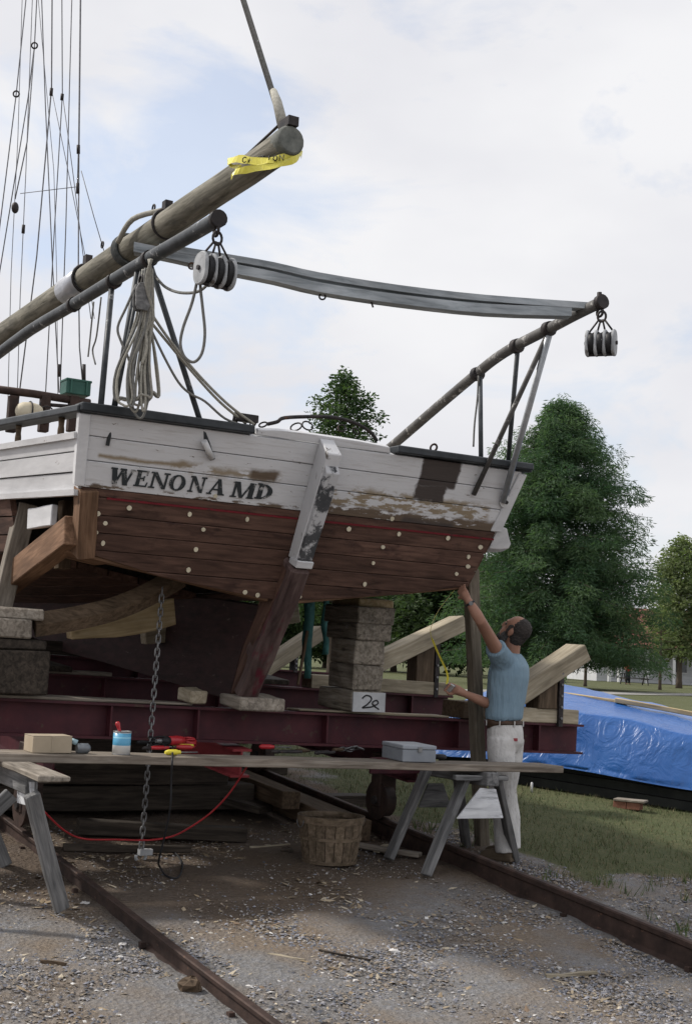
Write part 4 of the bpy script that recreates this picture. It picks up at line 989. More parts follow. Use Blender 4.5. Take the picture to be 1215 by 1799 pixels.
# ------------------------------------------------------------------ things on the bench
def bp_(px, py): # point on the plank top
    p = onZ(px, py, bz(4)); 
    for _ in range(4): p = onZ(px, py, bz(C.dot(p)))
    return p
p = bp_(50, 1312); p = B(C.dot(p), BNF + .02, bz(C.dot(p)))
CARD = mottle('cardboard', (.34, .28, .20), (.42, .35, .26), 5, .85)
t = T('carton', 'tan cardboard carton at the left end of the bench', 'box', p)
O('carton_body', MB().box(p + Z * .05, .24, .18, .098, (C, F, Z)), CARD, t, bevel=.004)
for s in (-1, 1): O('flap', MB().box(p + Z * .1015 + C * (s * .061), .118, .176, .004, (C, F, Z)), CARD, t)
O('tape_seam', MB().box(p + Z * .055 - F * .0915, .012, .002, .085, (C, F, Z)), CARD, t)
p = bp_(92, 1310); p = B(C.dot(p), BNF - .03, bz(C.dot(p)))
t = T('jar', 'small glass jar on its side with pale blue lid beside the carton', 'jar', p)
O('jar_body', MB().tube([p + Z * .032 - C * .04, p + Z * .032 - C * .03, p + Z * .032 + C * .03, p + Z * .032 + C * .045], [.025, .031, .031, .02], 14), mottle('grey_glass', (.10, .11, .12), (.22, .24, .26), 9, .15, spec=.6), t)
O('lid', MB().tube([p + Z * .055 - C * .055 + F * .02, p + Z * .085 - C * .045 + F * .02], .022, 14), mottle('pale_blue_lid', (.35, .52, .58), (.45, .62, .68), 9, .5), t)
# paint can
p = bp_(161, 1313); p = B(C.dot(p), BNF - .04, bz(C.dot(p)))
CANM, nt, bs = newmat('printed_can'); tcx = nd(nt, 'ShaderNodeTexCoord'); s3 = nd(nt, 'ShaderNodeSeparateXYZ'); nt.links.new(tcx.outputs['Object'], s3.inputs[0])
r_ = nd(nt, 'ShaderNodeValToRGB'); r_.color_ramp.interpolation = 'CONSTANT'; e = r_.color_ramp.elements
e[0].position = 0; e[0].color = (.68, .68, .66, 1); e[1].position = .055; e[1].color = (.10, .36, .56, 1)
for ps, cc in ((.098, (.25, .55, .68, 1)), (.108, (.10, .36, .56, 1)), (.130, (.62, .63, .62, 1))): q = e.new(ps); q.color = cc
sc5 = mth(nt, 'MULTIPLY', s3.outputs[2], 1.0); nt.links.new(sc5, r_.inputs[0]); nt.links.new(r_.outputs[0], bs.inputs['Base Color']); bs.inputs['Roughness'].default_value = .35
t = T('paint_can', 'white and blue paint can standing on the bench', 'paint can', p)
O('can_body', MB().tube([p, p + Z * .14], .055, 24, cap=True), CANM, t, M=Matrix.Translation(p))
O('rim', MB().torus(p + Z * .141, Z, .054, .004, 24, 6), CHAIN, t)
O('base_rim', MB().torus(p + Z * .004, Z, .055, .003, 24, 6), CHAIN, t)
t = T('paint_brush', 'red handled brush standing in the paint can', 'brush', p + Z * .10)
O('handle', MB().tube([p + Z * .12 - C * .01, p + Z * .16 - C * .025, p + Z * .19 - C * .035, p + Z * .20 - C * .037], [.010, .011, .016, .010], 10), REDP, t)
O('ferrule', MB().tube([p + Z * .10, p + Z * .125 - C * .01], .014, 10), CHAIN, t)
# hand tools
def plier(px, py, ang, mat, label, L_=.2):
    p = bp_(px, py) + Z * .014; u = (C * math.cos(ang) + F * math.sin(ang)); v = Z.cross(u)
    t = T('pliers', label, 'pliers', p - Z * .014, 'hand tools on the bench')
    for s in (-1, 1): O('handle', MB().tube(smooth_path([p + u * .01, p + u * L_ * .3 + v * s * .028, p + u * L_ * .62 + v * s * .03, p + u * L_ * .75 + v * s * .022], 4), .0105, 8), mat, t)
    O('jaw', MB().tube([p - u * .055, p - u * .02, p + u * .015], [.008, .015, .012], 8), IRON, t)
    return t
plier(262, 1318, .35, REDP, 'red handled pliers at the left of the tool heap')
plier(300, 1312, -.2, YELLOW, 'yellow handled pliers in the middle of the tool heap')
plier(488, 1324, .1, IRON, 'dark pliers lying on the bench right of the tool heap', .24)
plier(560, 1326, .5, IRON, 'dark pliers lying left of the grey toolbox', .22)
def driver(px, py, ang, mat, label):
    p = bp_(px, py) + Z * .018; u = (C * math.cos(ang) + F * math.sin(ang)); t = T('screwdriver', label, 'screwdriver', p - Z * .018, 'hand tools on the bench')
    O('handle', MB().tube([p, p + u * .02, p + u * .08, p + u * .10, p + u * .11], [.010, .018, .018, .012, .013], 10), mat, t)
    O('shaft', MB().tube([p + u * .11, p + u * .24], .004, 6), CHAIN, t)
driver(338, 1318, math.pi - .25, REDP, 'stubby red handled screwdriver at the right of the tool heap')
driver(240, 1308, .1, BLACK, 'black handled screwdriver behind the tool heap')
driver(290, 1327, .15, YELLOW, 'yellow screwdriver at the front of the tool heap')
driver(455, 1316, -.2, REDP, 'red screwdriver lying at the middle of the bench')
p = bp_(330, 1312) + Z * .03
mb = MB()
for k in range(7): mb.torus(p + Z * (.008 * (k - 3)), Z + V((random.uniform(-.3, .3), random.uniform(-.3, .3), 0)), .042 + .006 * (k % 3), .008, 16, 6)
O('cord_coil', mb, REDP, label='small coil of red cord on the right of the tool heap', cat='cord')
p = bp_(275, 1312) + Z * .02
mb = MB()
for k in range(5): mb.torus(p + C * (.01 * k) + Z * (.006 * k), Z + V((random.uniform(-.5, .5), random.uniform(-.5, .5), 0)), .05, .007, 16, 6, sx=1.6)
O('cord_coil', mb, BLACK, label='loose coil of black cord in the tool heap', cat='cord')
p = bp_(612, 1320); mb = MB()
for k in range(6):
    q = p + C * random.uniform(-.1, .1) + Z * random.uniform(.012, .03); mb.torus(q, V((random.uniform(-.5, .5), random.uniform(-.5, .5), 1)), random.uniform(.025, .045), .006, 12, 5)
O('wire_tangle', mb, CHAIN, label='tangle of wire behind the toolbox on the bench', cat='wire')
# dark chisels between
for k, (x, y, a) in enumerate([(520, 1322, .05), (585, 1320, .2)]):
    p = bp_(x, y) + Z * .012; u = C * math.cos(a) + F * math.sin(a)
    t = T('chisel', ['dark chisel lying in the middle of the bench', 'dark chisel lying nearest the toolbox'][k], 'chisel', p - Z * .012, 'hand tools on the bench')
    O('handle', MB().tube([p, p + u * .05, p + u * .11], [.012, .014, .009], 8), W_BROWN, t); O('blade', MB().box(p + u * .18, .14, .022, .006, (u, Z.cross(u), Z)), IRON, t)
# power drill in the tool heap
p = bp_(296, 1313) + Z * .045; u = (C * .93 + F * .36); v = Z.cross(u)
t = T('power_drill', 'red and black power drill lying in the tool heap on the bench', 'drill', p - Z * .045)
O('motor_housing', MB().tube([p + u * .0, p + u * .012, p + u * .08, p + u * .13, p + u * .14], [.022, .032, .034, .028, .02], 14), REDP, t)
O('gear_case', MB().tube([p, p - u * .04, p - u * .075], [.026, .024, .016], 12), BLACK, t)
O('chuck', MB().tube([p - u * .075, p - u * .085, p - u * .12], [.017, .018, .012], 12), CHAIN, t)
O('grip', MB().tube([p + u * .09, p + u * .11 + v * .06 - Z * .015, p + u * .125 + v * .11 - Z * .022], [(.024, .018), (.02, .017), (.024, .02)], 10), BLACK, t)
# grey toolbox
p = bp_(714, 1340); u = (C * .985 + F * -.17).normalized(); v = Z.cross(u); o_ = B(C.dot(p), BNF - .10, bz(C.dot(p)))
ctr = o_ + u * .125 + v * .19
TB = mottle('grey_toolbox_paint', (.24, .26, .29), (.33, .355, .385), 5, .45, spots=(.15, .12, .1), spot_amt=.7)
t = T('toolbox', 'grey metal toolbox on the bench near the right-hand sawhorse', 'toolbox', ctr)
O('box_body', MB().box(ctr + Z * .042, .25, .38, .084, (u, v, Z)), TB, t, bevel=.005)
O('lid', MB().box(ctr + Z * .1, .256, .386, .028, (u, v, Z)), TB, t, bevel=.006)
O('latch', MB().box(ctr + Z * .085 - v * .195, .03, .01, .035, (u, v, Z)), CHAIN, t)
p = bp_(772, 1335) + Z * .0
t = T('tape_roll', 'small dark roll lying right of the grey toolbox', 'tape roll', p)
O('roll', MB().torus(p + Z * .022, Z, .032, .018, 16, 8), BLACK, t)

# ------------------------------------------------------------------ chain and cords
ct, cb_ = onF(285, 1040, 8.62), onF(248, 1497, 8.62)
t = T('chain', 'steel chain hanging from the hull down to the dirt', 'chain', cb_)
nl = 38; pitch = (ct - cb_).length / nl; dcn = (cb_ - ct).normalized()
sidev = dcn.cross(F).normalized()
lm = None
for i in range(nl + 1):
    p = ct + dcn * pitch * i; a = (sidev if i % 2 else (F + sidev * .3).normalized()); M = frame(p, dcn, a.cross(dcn))
    if lm is None:
        mb = MB(); R_ = .0155; h_ = pitch / 2 - .006
        pts = [M @ V((h_ * s + math.cos(an) * R_, math.sin(an) * R_, 0)) for s, a0 in ((1, -math.pi / 2), (-1, math.pi / 2)) for an in [a0 + math.pi * k / 5 for k in range(6)]]
        mb.tube(pts, .0055, 6, closed=True); lm = O('link', mb, CHAIN, t, M=M)
    else: copyobj(lm, M, t)
O('hook', MB().torus(cb_ - Z * .03, F, .035, .012, 14, 6, a0=-.6, a1=4.2).box(cb_ - Z * .0 + C * .03, .09, .05, .04, (C, F, Z)), GALV, t)
O('cable', MB().tube(smooth_path([bp_(303, 1318) + Z * .02, onF(303, 1330, BNF - .17), onF(301, 1370, BNF - .17), onF(299, 1420, BNF - .15), onF(288, 1475, BNF - .05), onF(279, 1512, BNF + .05), ground(280, 1530) + Z * .03, ground(292, 1542) + Z * .012, ground(312, 1545) + Z * .012, ground(320, 1525) + Z * .012, ground(312, 1506) + Z * .012, ground(295, 1492) + Z * .01], 5), .0065, 7), BLACK, label='black cable hanging off the bench to a loop on the dirt', cat='cable')
O('extension_cord', MB().tube(smooth_path([onF(436, 1343, 8.12), onF(404, 1392, 8.2), onF(370, 1428, 8.3), onF(330, 1456, 8.4), onF(300, 1470, 8.5), onF(260, 1476, 8.5), onF(205, 1475, 8.45), onF(150, 1474, 8.4), onF(118, 1462, 8.3), onF(88, 1436, 8.2), onF(60, 1403, 8.05), onF(35, 1350, 7.95)], 5), .0065, 7), REDP, label='red extension cord drooping under the bench', cat='cord')

# ------------------------------------------------------------------ basket
gb = ground(577, 1526); d2 = V((gb.x, gb.y, 0)).normalized(); bc = gb + d2 * .19; bc.z = gz(bc) + .005
t = T('basket', 'wooden stave bushel basket on the dirt under the bench', 'basket', bc)
HB, RB, RT_ = .325, .185, .232
sm_ = None; ns = 20
for i in range(ns):
    a = 2 * math.pi * i / ns; M = Matrix.Translation(bc) @ Matrix.Rotation(a, 4, 'Z')
    if sm_ is None:
        wB, wT = 2 * math.pi * RB / ns * .93, 2 * math.pi * RT_ / ns * .93; vs = []
        for k in range(5):
            z = HB * k / 4; r = RB + (RT_ - RB) * (k / 4) ** .8; w_ = wB + (wT - wB) * k / 4
            vs += [M @ V((r, -w_ / 2, z)), M @ V((r, w_ / 2, z)), M @ V((r - .006, w_ / 2, z)), M @ V((r - .006, -w_ / 2, z))]
        fs = []
        for k in range(4):
            for q in range(4): x = k * 4 + q; y = k * 4 + (q + 1) % 4; fs.append((x, y, y + 4, x + 4))
        fs += [(3, 2, 1, 0), (16, 17, 18, 19)]
        sm_ = O('stave', MB().add(vs, fs), W_STAVE, t, M=M @ Matrix.Rotation(math.pi / 2, 4, 'Y') if False else M)
    else: copyobj(sm_, M, t)
def hoop(z0, h_, dr_):
    f_ = lambda z: RB + (RT_ - RB) * max(0, z / HB) ** .8 + dr_
    mb = MB(); n = 32; vs = []; fs = []
    for i in range(n):
        a = 2 * math.pi * i / n; cs = V((math.cos(a), math.sin(a), 0))
        vs += [bc + cs * f_(z0) + Z * z0, bc + cs * (f_(z0) + .007) + Z * z0, bc + cs * (f_(z0 + h_) + .007) + Z * (z0 + h_), bc + cs * f_(z0 + h_) + Z * (z0 + h_)]
    for i in range(n):
        j = (i + 1) % n
        for q in range(4): fs.append((i * 4 + q, i * 4 + (q + 1) % 4, j * 4 + (q + 1) % 4, j * 4 + q))
    O('hoop', mb.add(vs, fs), W_STAVE, t)
hoop(HB - .05, .05, .002); hoop(HB * .5, .022, .002); hoop(.0, .022, .002); hoop(HB - .035, .035, -.016)
O('basket_bottom', MB().disc(bc + Z * .012, Z, RB - .01, .01, 24), W_STAVE, t)
for s in (0, math.pi): 
    cs = V((math.cos(s + .5), math.sin(s + .5), 0)); O('handle', MB().torus(bc + cs * (RT_ + .012) + Z * (HB - .03), cs, .05, .004, 12, 5, u=cs.cross(Z), a0=0, a1=math.pi), CHAIN, t)
# loose debris
beam('board_scrap', ground(602, 1487) + Z * .03, ground(738, 1512) + Z * .04, .09, .03, W_GREY, None, label='grey board scrap lying under the right-hand sawhorse', cat='board')
beam('board_scrap', ground(512, 1505) + Z * .02, ground(550, 1492) + Z * .03, .03, .02, W_NEWGREY, None, bevel=0, label='short pale lath left of the basket', cat='board') if False else None
beam('board_scrap', ground(660, 1500) + Z * .02, ground(678, 1492) + Z * .03, .05, .02, W_NEWGREY, None, bevel=.003, label='small pale offcut by the foot of the sawhorse', cat='board')
beam('stick', ground(440, 1492) + Z * .012, ground(508, 1486) + Z * .012, .02, .014, W_NEWGREY, None, bevel=0, label='thin pale lath on the dirt left of the basket', cat='stick')
beam('stick', ground(470, 1679) + Z * .01, ground(535, 1690) + Z * .01, .022, .012, W_NEWGREY, None, bevel=0, label='pale lath on the gravel in the middle foreground', cat='stick')
beam('stick', ground(958, 1718) + Z * .01, ground(1048, 1713) + Z * .012, .024, .014, W_NEWGREY, None, bevel=0, label='pale splinter on the gravel at lower right', cat='stick')
beam('stick', ground(72, 1692) + Z * .01, ground(115, 1698) + Z * .01, .022, .016, W_BROWN, None, bevel=0, label='short brown stick on the gravel at lower left', cat='stick')
O('twig', MB().tube(smooth_path([ground(560, 1672) + Z * .01, ground(590, 1680) + Z * .014, ground(620, 1684) + Z * .01, ground(650, 1690) + Z * .01], 3), .006, 6), W_DARK, label='thin dark twig on the gravel in the foreground', cat='twig')
def chunk(px, py, r, mat, name, label, cat, fl=.6, seed=1):
    rs = random.Random(seed); p = ground(px, py); mb = MB(); mb.ell(p + Z * r * fl * .6, (V((r, 0, 0)), V((0, r * .8, 0)), V((0, 0, r * fl))), 9, 5)
    for i, v in enumerate(mb.v): mb.v[i] = v + V((rs.uniform(-.2, .2), rs.uniform(-.2, .2), rs.uniform(-.12, .12))) * r
    mb.smooth = [False] * len(mb.f); O(name, mb, mat, label=label, cat=cat)
chunk(333, 1742, .055, W_BROWN, 'wood_chunk', 'rotten brown wood chunk beside the left rail', 'wood', .8, 4)
SHELL = mottle('pale_shell', (.52, .50, .48), (.68, .66, .63), 12, .7)
for k, (x, y, r, lb) in enumerate([(692, 1672, .032, 'flat white shell on the gravel in the middle foreground'), (215, 1660, .022, 'white shell left of the rail in the lower left'), (150, 1588, .03, 'white shell in the shade of the left sawhorse leg'), (345, 1622, .02, 'white shell right of the left rail'), (885, 1622, .02, 'pale stone near the right rail'), (1098, 1640, .024, 'pale stone at the foot of the right rail'), (210, 1682, .018, 'grey stone on the gravel at lower left'), (440, 1735, .025, 'grey stone right of the left rail near the bottom edge')]):
    chunk(x, y, r, SHELL, 'shell' if k < 4 else 'stone', lb, 'shell' if k < 4 else 'stone', .3, k + 20)
chunk(505, 1500, .05, W_DARK, 'wood_chunk', 'dark wood chunk left of the basket in the shadow', 'wood', .6, 9)
chunk(645, 1450, .05, W_DARK, 'wood_chunk', 'dark wood chunk against the inner side of the right rail', 'wood', .6, 10)
beam('stick', ground(110, 1497) + Z * .03, ground(335, 1500) + Z * .03, .05, .05, W_DARK, None, label='dark pole lying on the dirt behind the chain', cat='pole')
# ------------------------------------------------------------------ the man
from mathutils import noise as mnoise
def fuse(name, mb, mat, parent, voxel, it=4, fac=.5):
    me = bpy.data.meshes.new('tmp'); me.from_pydata([tuple(v) for v in mb.v], [], mb.f)
    o = bpy.data.objects.new('tmp', me); col.objects.link(o)
    r = o.modifiers.new('r', 'REMESH'); r.mode = 'VOXEL'; r.voxel_size = voxel; r.use_smooth_shade = True
    if it: s = o.modifiers.new('s', 'SMOOTH'); s.factor = fac; s.iterations = it
    dg = bpy.context.evaluated_depsgraph_get(); ev = o.evaluated_get(dg); m2 = bpy.data.meshes.new_from_object(ev)
    out = MB(); out.v = [v.co.copy() for v in m2.vertices]; out.f = [tuple(p.vertices) for p in m2.polygons]; out.smooth = [True] * len(out.f)
    bpy.data.objects.remove(o); bpy.data.meshes.remove(me); bpy.data.meshes.remove(m2)
    return O(name, out, mat, parent)
mbase = ground(897, 1511); FDm = V((-.84, .54, 0)).normalized(); LDm = Z.cross(FDm).normalized()
def m(f, l, u): return mbase + FDm * f + LDm * l + Z * u
SKIN = mottle('skin', (.30, .155, .105), (.37, .20, .14), 6, .55, var=False, bs_=.05)
SHIRT = mottle('blue_tshirt', (.18, .27, .345), (.235, .335, .41), 4, .85, var=False, bs_=.1)
# long soft folds running down the shirt
_nt = SHIRT.node_tree; _bs = _nt.nodes['Principled BSDF']; _v = coords(_nt, (16, 16, 2.2)); bump(_nt, _bs, noise(_nt, _v, 1.6, 3, .5), .9, .03)
PANTS = mottle('white_trousers', (.52, .505, .485), (.68, .665, .645), 5, .85, var=False, spots=(.30, .27, .24), spot_amt=.62, spot_scale=8)
_nt = PANTS.node_tree; _bs = _nt.nodes['Principled BSDF']; _v = coords(_nt, (9, 9, 5)); bump(_nt, _bs, noise(_nt, _v, 1.8, 3, .55), .8, .03)
HAIRM = mottle('dark_hair', (.018, .015, .014), (.065, .054, .048), 50, .7, var=False, bs_=.8, stretch=(1, 1, 3))
BEARDM = mottle('grey_beard', (.035, .033, .033), (.11, .105, .10), 60, .8, var=False, bs_=.8)
man = T('person', 'bearded man in blue t-shirt and white trousers reaching up to the transom with a tape', 'person', mbase)
sL = m(.06, .165, 1.50); eL = at(843, 1090, 9.72); wL = at(821, 1053, 9.74)
hT = on(806, 1031, TN, P0) + TN * .012; hP = wL + (hT - wL) * .45
sR = m(.10, -.17, 1.45); eR = at(866, 1240, 10.22); wR = at(816, 1219, 10.02); hR = at(801, 1212, 9.98)
hd = at(903, 1108, (m(.04, 0, 1.7) - CAM).dot(FWD)); ta = math.radians(36)
fdh = FDm * math.cos(ta) + Z * math.sin(ta); uph = Z * math.cos(ta) - FDm * math.sin(ta)
hx = lambda f, l, u: hd + fdh * f + LDm * l + uph * u
body = MB()
body.ell(hx(-.012, 0, .025), (fdh * .098, LDm * .076, uph * .098), 18, 12)
body.ell(hx(.030, 0, -.055), (fdh * .066, LDm * .056, uph * .078), 16, 10)
body.ell(hx(.085, 0, -.012), (fdh * .030, LDm * .017, uph * .032), 10, 8)      # nose
body.ell(hx(.098, 0, -.026), (fdh * .018, LDm * .018, uph * .013), 10, 8)
body.ell(hx(.070, 0, .035), (fdh * .022, LDm * .055, uph * .014), 10, 8)       # brow
body.ell(hx(.078, 0, -.068), (fdh * .016, LDm * .028, uph * .012), 10, 8)      # lips
for s in (-1, 1): body.ell(hx(-.012, s * .077, -.012), (fdh * .022, LDm * .012, uph * .034), 10, 8)
body.tube([m(.06, 0, 1.46), m(.055, 0, 1.55), hx(-.03, 0, -.05)], [.07, .06, .058], 14)
body.tube([m(.085, 0, .95), m(.09, 0, 1.05), m(.085, 0, 1.25), m(.07, 0, 1.40), m(.06, 0, 1.50)], [(.10, .15), (.10, .14), (.11, .16), (.11, .17), (.07, .15)], 20, ref=FDm)
body.tube([m(.06, .10, 1.47), sL, sL + (eL - sL) * .5, eL, eL + (wL - eL) * .3, wL, hP], [.055, .060, .049, .040, .042, .026, .030], 14)
body.tube([m(.08, -.10, 1.44), sR, sR + (eR - sR) * .5, eR, eR + (wR - eR) * .3, wR, hR], [.055, .055, .046, .040, .042, .027, .031], 14)
for s, k in ((1, 0), (-1, .07)):
    body.tube([m(.085, s * .08, .98), m(.06 + k, s * .09, .52), m(-.01 + k, s * .095, .10)], [.08, .05, .035], 12)
    body.tube([m(-.05 + k, s * .095, .045), m(.05 + k, s * .10, .045), m(.16 + k, s * .11, .035)], [.036, .042, .03], 12)
# raised left hand: four fingers on the plank edge, thumb to the side
hd_ = (hT - wL).normalized(); sdv = hd_.cross(LDm).normalized(); pal = hd_.cross(sdv).normalized()
body.tube([wL, hP, hP + hd_ * .035], [(.030, .019), (.040, .018), (.038, .015)], 12, ref=sdv)
for k, (o_, ln) in enumerate([(-.030, .062), (-.010, .075), (.010, .070), (.029, .055)]):
    b0 = hP + hd_ * .03 + sdv * o_; dv = hd_ + sdv * o_ * 3
    body.tube([b0, b0 + dv * ln * .45 + pal * .004, b0 + dv * ln * .8 + pal * .012, b0 + dv * ln + pal * .022], [.0098, .009, .0085, .007], 8)
body.tube([hP - sdv * .03 - hd_ * .01, hP - sdv * .055 + hd_ * .02 + pal * .01, hP - sdv * .06 + hd_ * .05 + pal * .018], [.013, .011, .008], 8)
# right hand closed on the tape case
hh = (hR - wR).normalized(); cs = hR + hh * .035
rs_ = hh.cross(LDm).normalized()
body.tube([wR, hR, hR + hh * .03], [(.030, .020), (.042, .020), (.040, .018)], 12, ref=rs_)
tcs = cs + LDm * .032 + hh * .01     # tape case centre, camera side of the palm
for k, o_ in enumerate((-.030, -.010, .010, .028)):
    b0 = hR + hh * .03 + rs_ * o_
    body.tube([b0 - hh * .01, b0 + hh * .032 + LDm * .008, b0 + hh * .042 + LDm * .034, b0 + hh * .026 + LDm * .062, b0 + hh * .008 + LDm * .064], [.0105, .010, .0095, .009, .008], 8)
body.tube([hR - rs_ * .036, hR - rs_ * .05 + hh * .02 + LDm * .03, hR - rs_ * .035 + hh * .03 + LDm * .058], [.013, .011, .009], 8)
skin = fuse('body', body, SKIN, man, .0055, 3)
for s in (-1, 1): O('eye', MB().ell(hx(.073, s * .032, .008), (fdh * .012, LDm * .013, uph * .008), 10, 6), mottle('eye_dark', (.02, .015, .012), (.05, .04, .035), 9, .2), man)
hair = MB(); hair.ell(hx(-.038, 0, .034), (fdh * .086, LDm * .081, uph * .094), 18, 12); hair.ell(hx(-.055, 0, -.02), (fdh * .062, LDm * .077, uph * .085), 16, 10)
for s in (-1, 1): hair.ell(hx(.012, s * .072, .002), (fdh * .022, LDm * .014, uph * .045), 8, 6)
hr = fuse('hair', hair, HAIRM, man, .006, 1)
for v in hr.data.vertices: v.co += v.normal * (.004 * mnoise.noise(v.co * 45) + .003 * mnoise.noise(v.co * 130))
beard = MB(); beard.ell(hx(.042, 0, -.100), (fdh * .054, LDm * .054, uph * .038), 14, 9); beard.ell(hx(.090, 0, -.050), (fdh * .012, LDm * .032, uph * .009), 10, 6)
for s in (-1, 1): beard.ell(hx(.022, s * .050, -.072), (fdh * .036, LDm * .014, uph * .048), 12, 8)
bdo = fuse('beard', beard, BEARDM, man, .006, 1)
for v in bdo.data.vertices: v.co += v.normal * (.006 * mnoise.noise(v.co * 70))
sh = MB()
rg_ = [(.095, 1.028, .122, .171), (.098, 1.06, .134, .184), (.092, 1.16, .136, .182), (.085, 1.28, .142, .194), (.075, 1.38, .146, .204), (.065, 1.46, .130, .20), (.06, 1.52, .095, .15), (.055, 1.555, .07, .08)]
sh.tube([m(a, 0, u) for a, u, *_ in rg_], [(x, y) for *_, x, y in rg_], 24, ref=FDm)
sv = (eL - sL).normalized(); sh.tube([m(.06, .07, 1.46), sL, sL + sv * .09, sL + sv * .17], [.085, .092, .080, .078], 16)
sv = (eR - sR).normalized(); sh.tube([m(.08, -.07, 1.43), sR, sR + sv * .12, sR + sv * .22], [.085, .085, .078, .080], 16)
shirt = fuse('shirt', sh, SHIRT, man, .011, 5)
for v in shirt.data.vertices:      # cloth folds as real relief
    n_ = mnoise.noise(V((v.co.x * 9, v.co.y * 9, v.co.z * 2.0))) + .5 * mnoise.noise(V((v.co.x * 20, v.co.y * 20, v.co.z * 6)))
    v.co += v.normal * (.007 * n_)
pt = MB()
pt.tube([m(.09, 0, 1.022), m(.088, 0, .95), m(.078, 0, .86), m(.075, 0, .80)], [(.118, .165), (.130, .178), (.128, .176), (.09, .13)], 24, ref=FDm)
for s, k in ((1, 0), (-1, .06)):
    pt.tube([m(.08, s * .085, .90), m(.07 + k * .3, s * .09, .74), m(.06 + k, s * .095, .52), m(.02 + k, s * .097, .30), m(-.005 + k, s * .097, .065)], [.110, .104, .092, .088, .084], 16)
pants = fuse('trousers', pt, PANTS, man, .011, 4)
for v in pants.data.vertices:
    n_ = mnoise.noise(V((v.co.x * 8, v.co.y * 8, v.co.z * 7))); v.co += v.normal * (.006 * n_)
bl2 = MB(); bl2.tube([m(.092, 0, .998), m(.094, 0, 1.003), m(.094, 0, 1.031), m(.092, 0, 1.035)], [(.122, .171), (.131, .182), (.131, .182), (.122, .171)], 28, ref=FDm, cap=False)
belt = O('belt', bl2, mottle('brown_belt', (.05, .03, .02), (.09, .055, .035), 20, .6), man)
for a in (.9, 1.9, 2.7, 3.5, 4.6): O('belt_loop', MB().box(m(.094 + .133 * math.cos(a), .184 * math.sin(a), 1.015), .008, .011, .044, (FDm, LDm, Z)), PANTS, man, bevel=.003)
O('pocket_tag', MB().box(m(-.033, .075, .90), .008, .04, .022, ((-FDm + LDm * .6).normalized(), Z.cross((-FDm + LDm * .6).normalized()), Z)), mottle('red_tag', (.25, .04, .05), (.32, .06, .07), 20, .7), man)
for s, k in ((1, 0), (-1, .07)):
    fuse('shoe', MB().tube([m(-.06 + k, s * .095, .045), m(-.02 + k, s * .095, .06), m(.06 + k, s * .10, .05), m(.17 + k, s * .11, .032), m(.20 + k, s * .112, .03)], [.040, .05, .046, .036, .018], 14).box(m(.07 + k, s * .1, .014), .27, .085, .026, (FDm, LDm, Z)), mottle('work_shoe', (.10, .075, .05), (.17, .13, .09), 8, .8), man, .008, 2)
aw = (wL - eL).normalized(); wt = O('watch', MB().torus(wL - aw * .035, aw, .031, .009, 18, 6), BLACK, man)
wf = wL - aw * .035 + (LDm * .8 - FDm * .6).normalized() * .034; O('watch_face', MB().disc(wf, (LDm * .8 - FDm * .6), .016, .008, 14), CHAIN, wt)
# the steel tape
t = T('tape_measure', 'steel tape measure with yellow blade held in the man\'s lower hand', 'tape measure', tcs - Z * .035)
O('tape_case', MB().prism([tcs + rs_ * x + hh * y - LDm * .016 for x, y in [(-.035, -.03), (.03, -.035), (.037, .0), (.03, .033), (0, .037), (-.035, .033)]], LDm * .034), mottle('chrome_case', (.55, .56, .58), (.68, .69, .70), 9, .25, .8), t, bevel=.004)
tip = on(797, 1036, TN, P0) + TN * .01
tpath = smooth_path([tcs + hh * .03 + Z * .015, at(785, 1183, 9.98), at(770, 1150, 9.96), at(757, 1119, 9.93)], 4)
mb = MB(); vs = []; fs = []
bw = V((.35, -.94, 0)).normalized()
tpath2 = smooth_path([at(757, 1119, 9.93), at(756, 1105, 9.92), at(768, 1075, 9.88), at(797, 1037, (hT - CAM).dot(FWD) + .02)], 4)
for i, p in enumerate(tpath + tpath2[1:]):
    wv_ = V((.75, -.66, .0)).normalized() if i < len(tpath) - 1 else V((.15, -.98, 0))
    vs += [p - wv_ * .009, p + wv_ * .009, p + wv_ * .009 + V((.0008, .0012, 0)), p - wv_ * .009 + V((.0008, .0012, 0))]
for i in range(len(vs) // 4 - 1):
    for q in range(4): a = i * 4 + q; b = i * 4 + (q + 1) % 4; fs.append((a, b, b + 4, a + 4))
O('tape_blade', MB().add(vs, fs), YELLOW, t)

# ------------------------------------------------------------------ tarp-covered boat on the grass
q0, q1 = ground(930, 1383), ground(1180, 1424); ad = (q1 - q0); ad.z = 0; ad.normalize(); bk = V((-ad.y, ad.x, 0)); bk = bk if bk.y > 0 else -bk
tb = T('covered_boat', 'long low dark hull lying on the grass under the blue tarp', 'boat', q0 + ad * 1 + bk * 1.2)
def tpnt(s, b, h): p = q0 + ad * s + bk * b; k = (q0 + ad * s); p.z = (gz(k) if h > .3 else gz(k) + (gz(p) - gz(k)) * min(1, (.3 - h) / .2)) + h; return p
TARP, nt, bs = newmat('blue_tarp'); v_ = coords(nt)
nt.links.new(mix(nt, noise(nt, v_, 2.5, 5), (.018, .085, .30), (.032, .135, .40)), bs.inputs['Base Color']); bs.inputs['Roughness'].default_value = .33; bs.inputs['Specular IOR Level'].default_value = .5
v2_ = coords(nt, (1.4, 1.4, .8)); bump(nt, bs, noise(nt, v2_, 3.2, 3, .5, 2.5), .38, .05)
prof = [(-.03, .235), (.0, .30), (.07, .47), (.14, .66), (.20, .78), (.28, .83), (.7, .90), (1.2, .98), (1.7, 1.0), (2.2, .92), (2.7, .65), (3.0, .45)]
mb = MB(); ns_, np_ = 90, 44; s0, s1 = -1.25, 4.6
pp = smooth_path([V((b, h, 0)) for b, h in prof], 4)[:np_ + 1]; np_ = len(pp) - 1
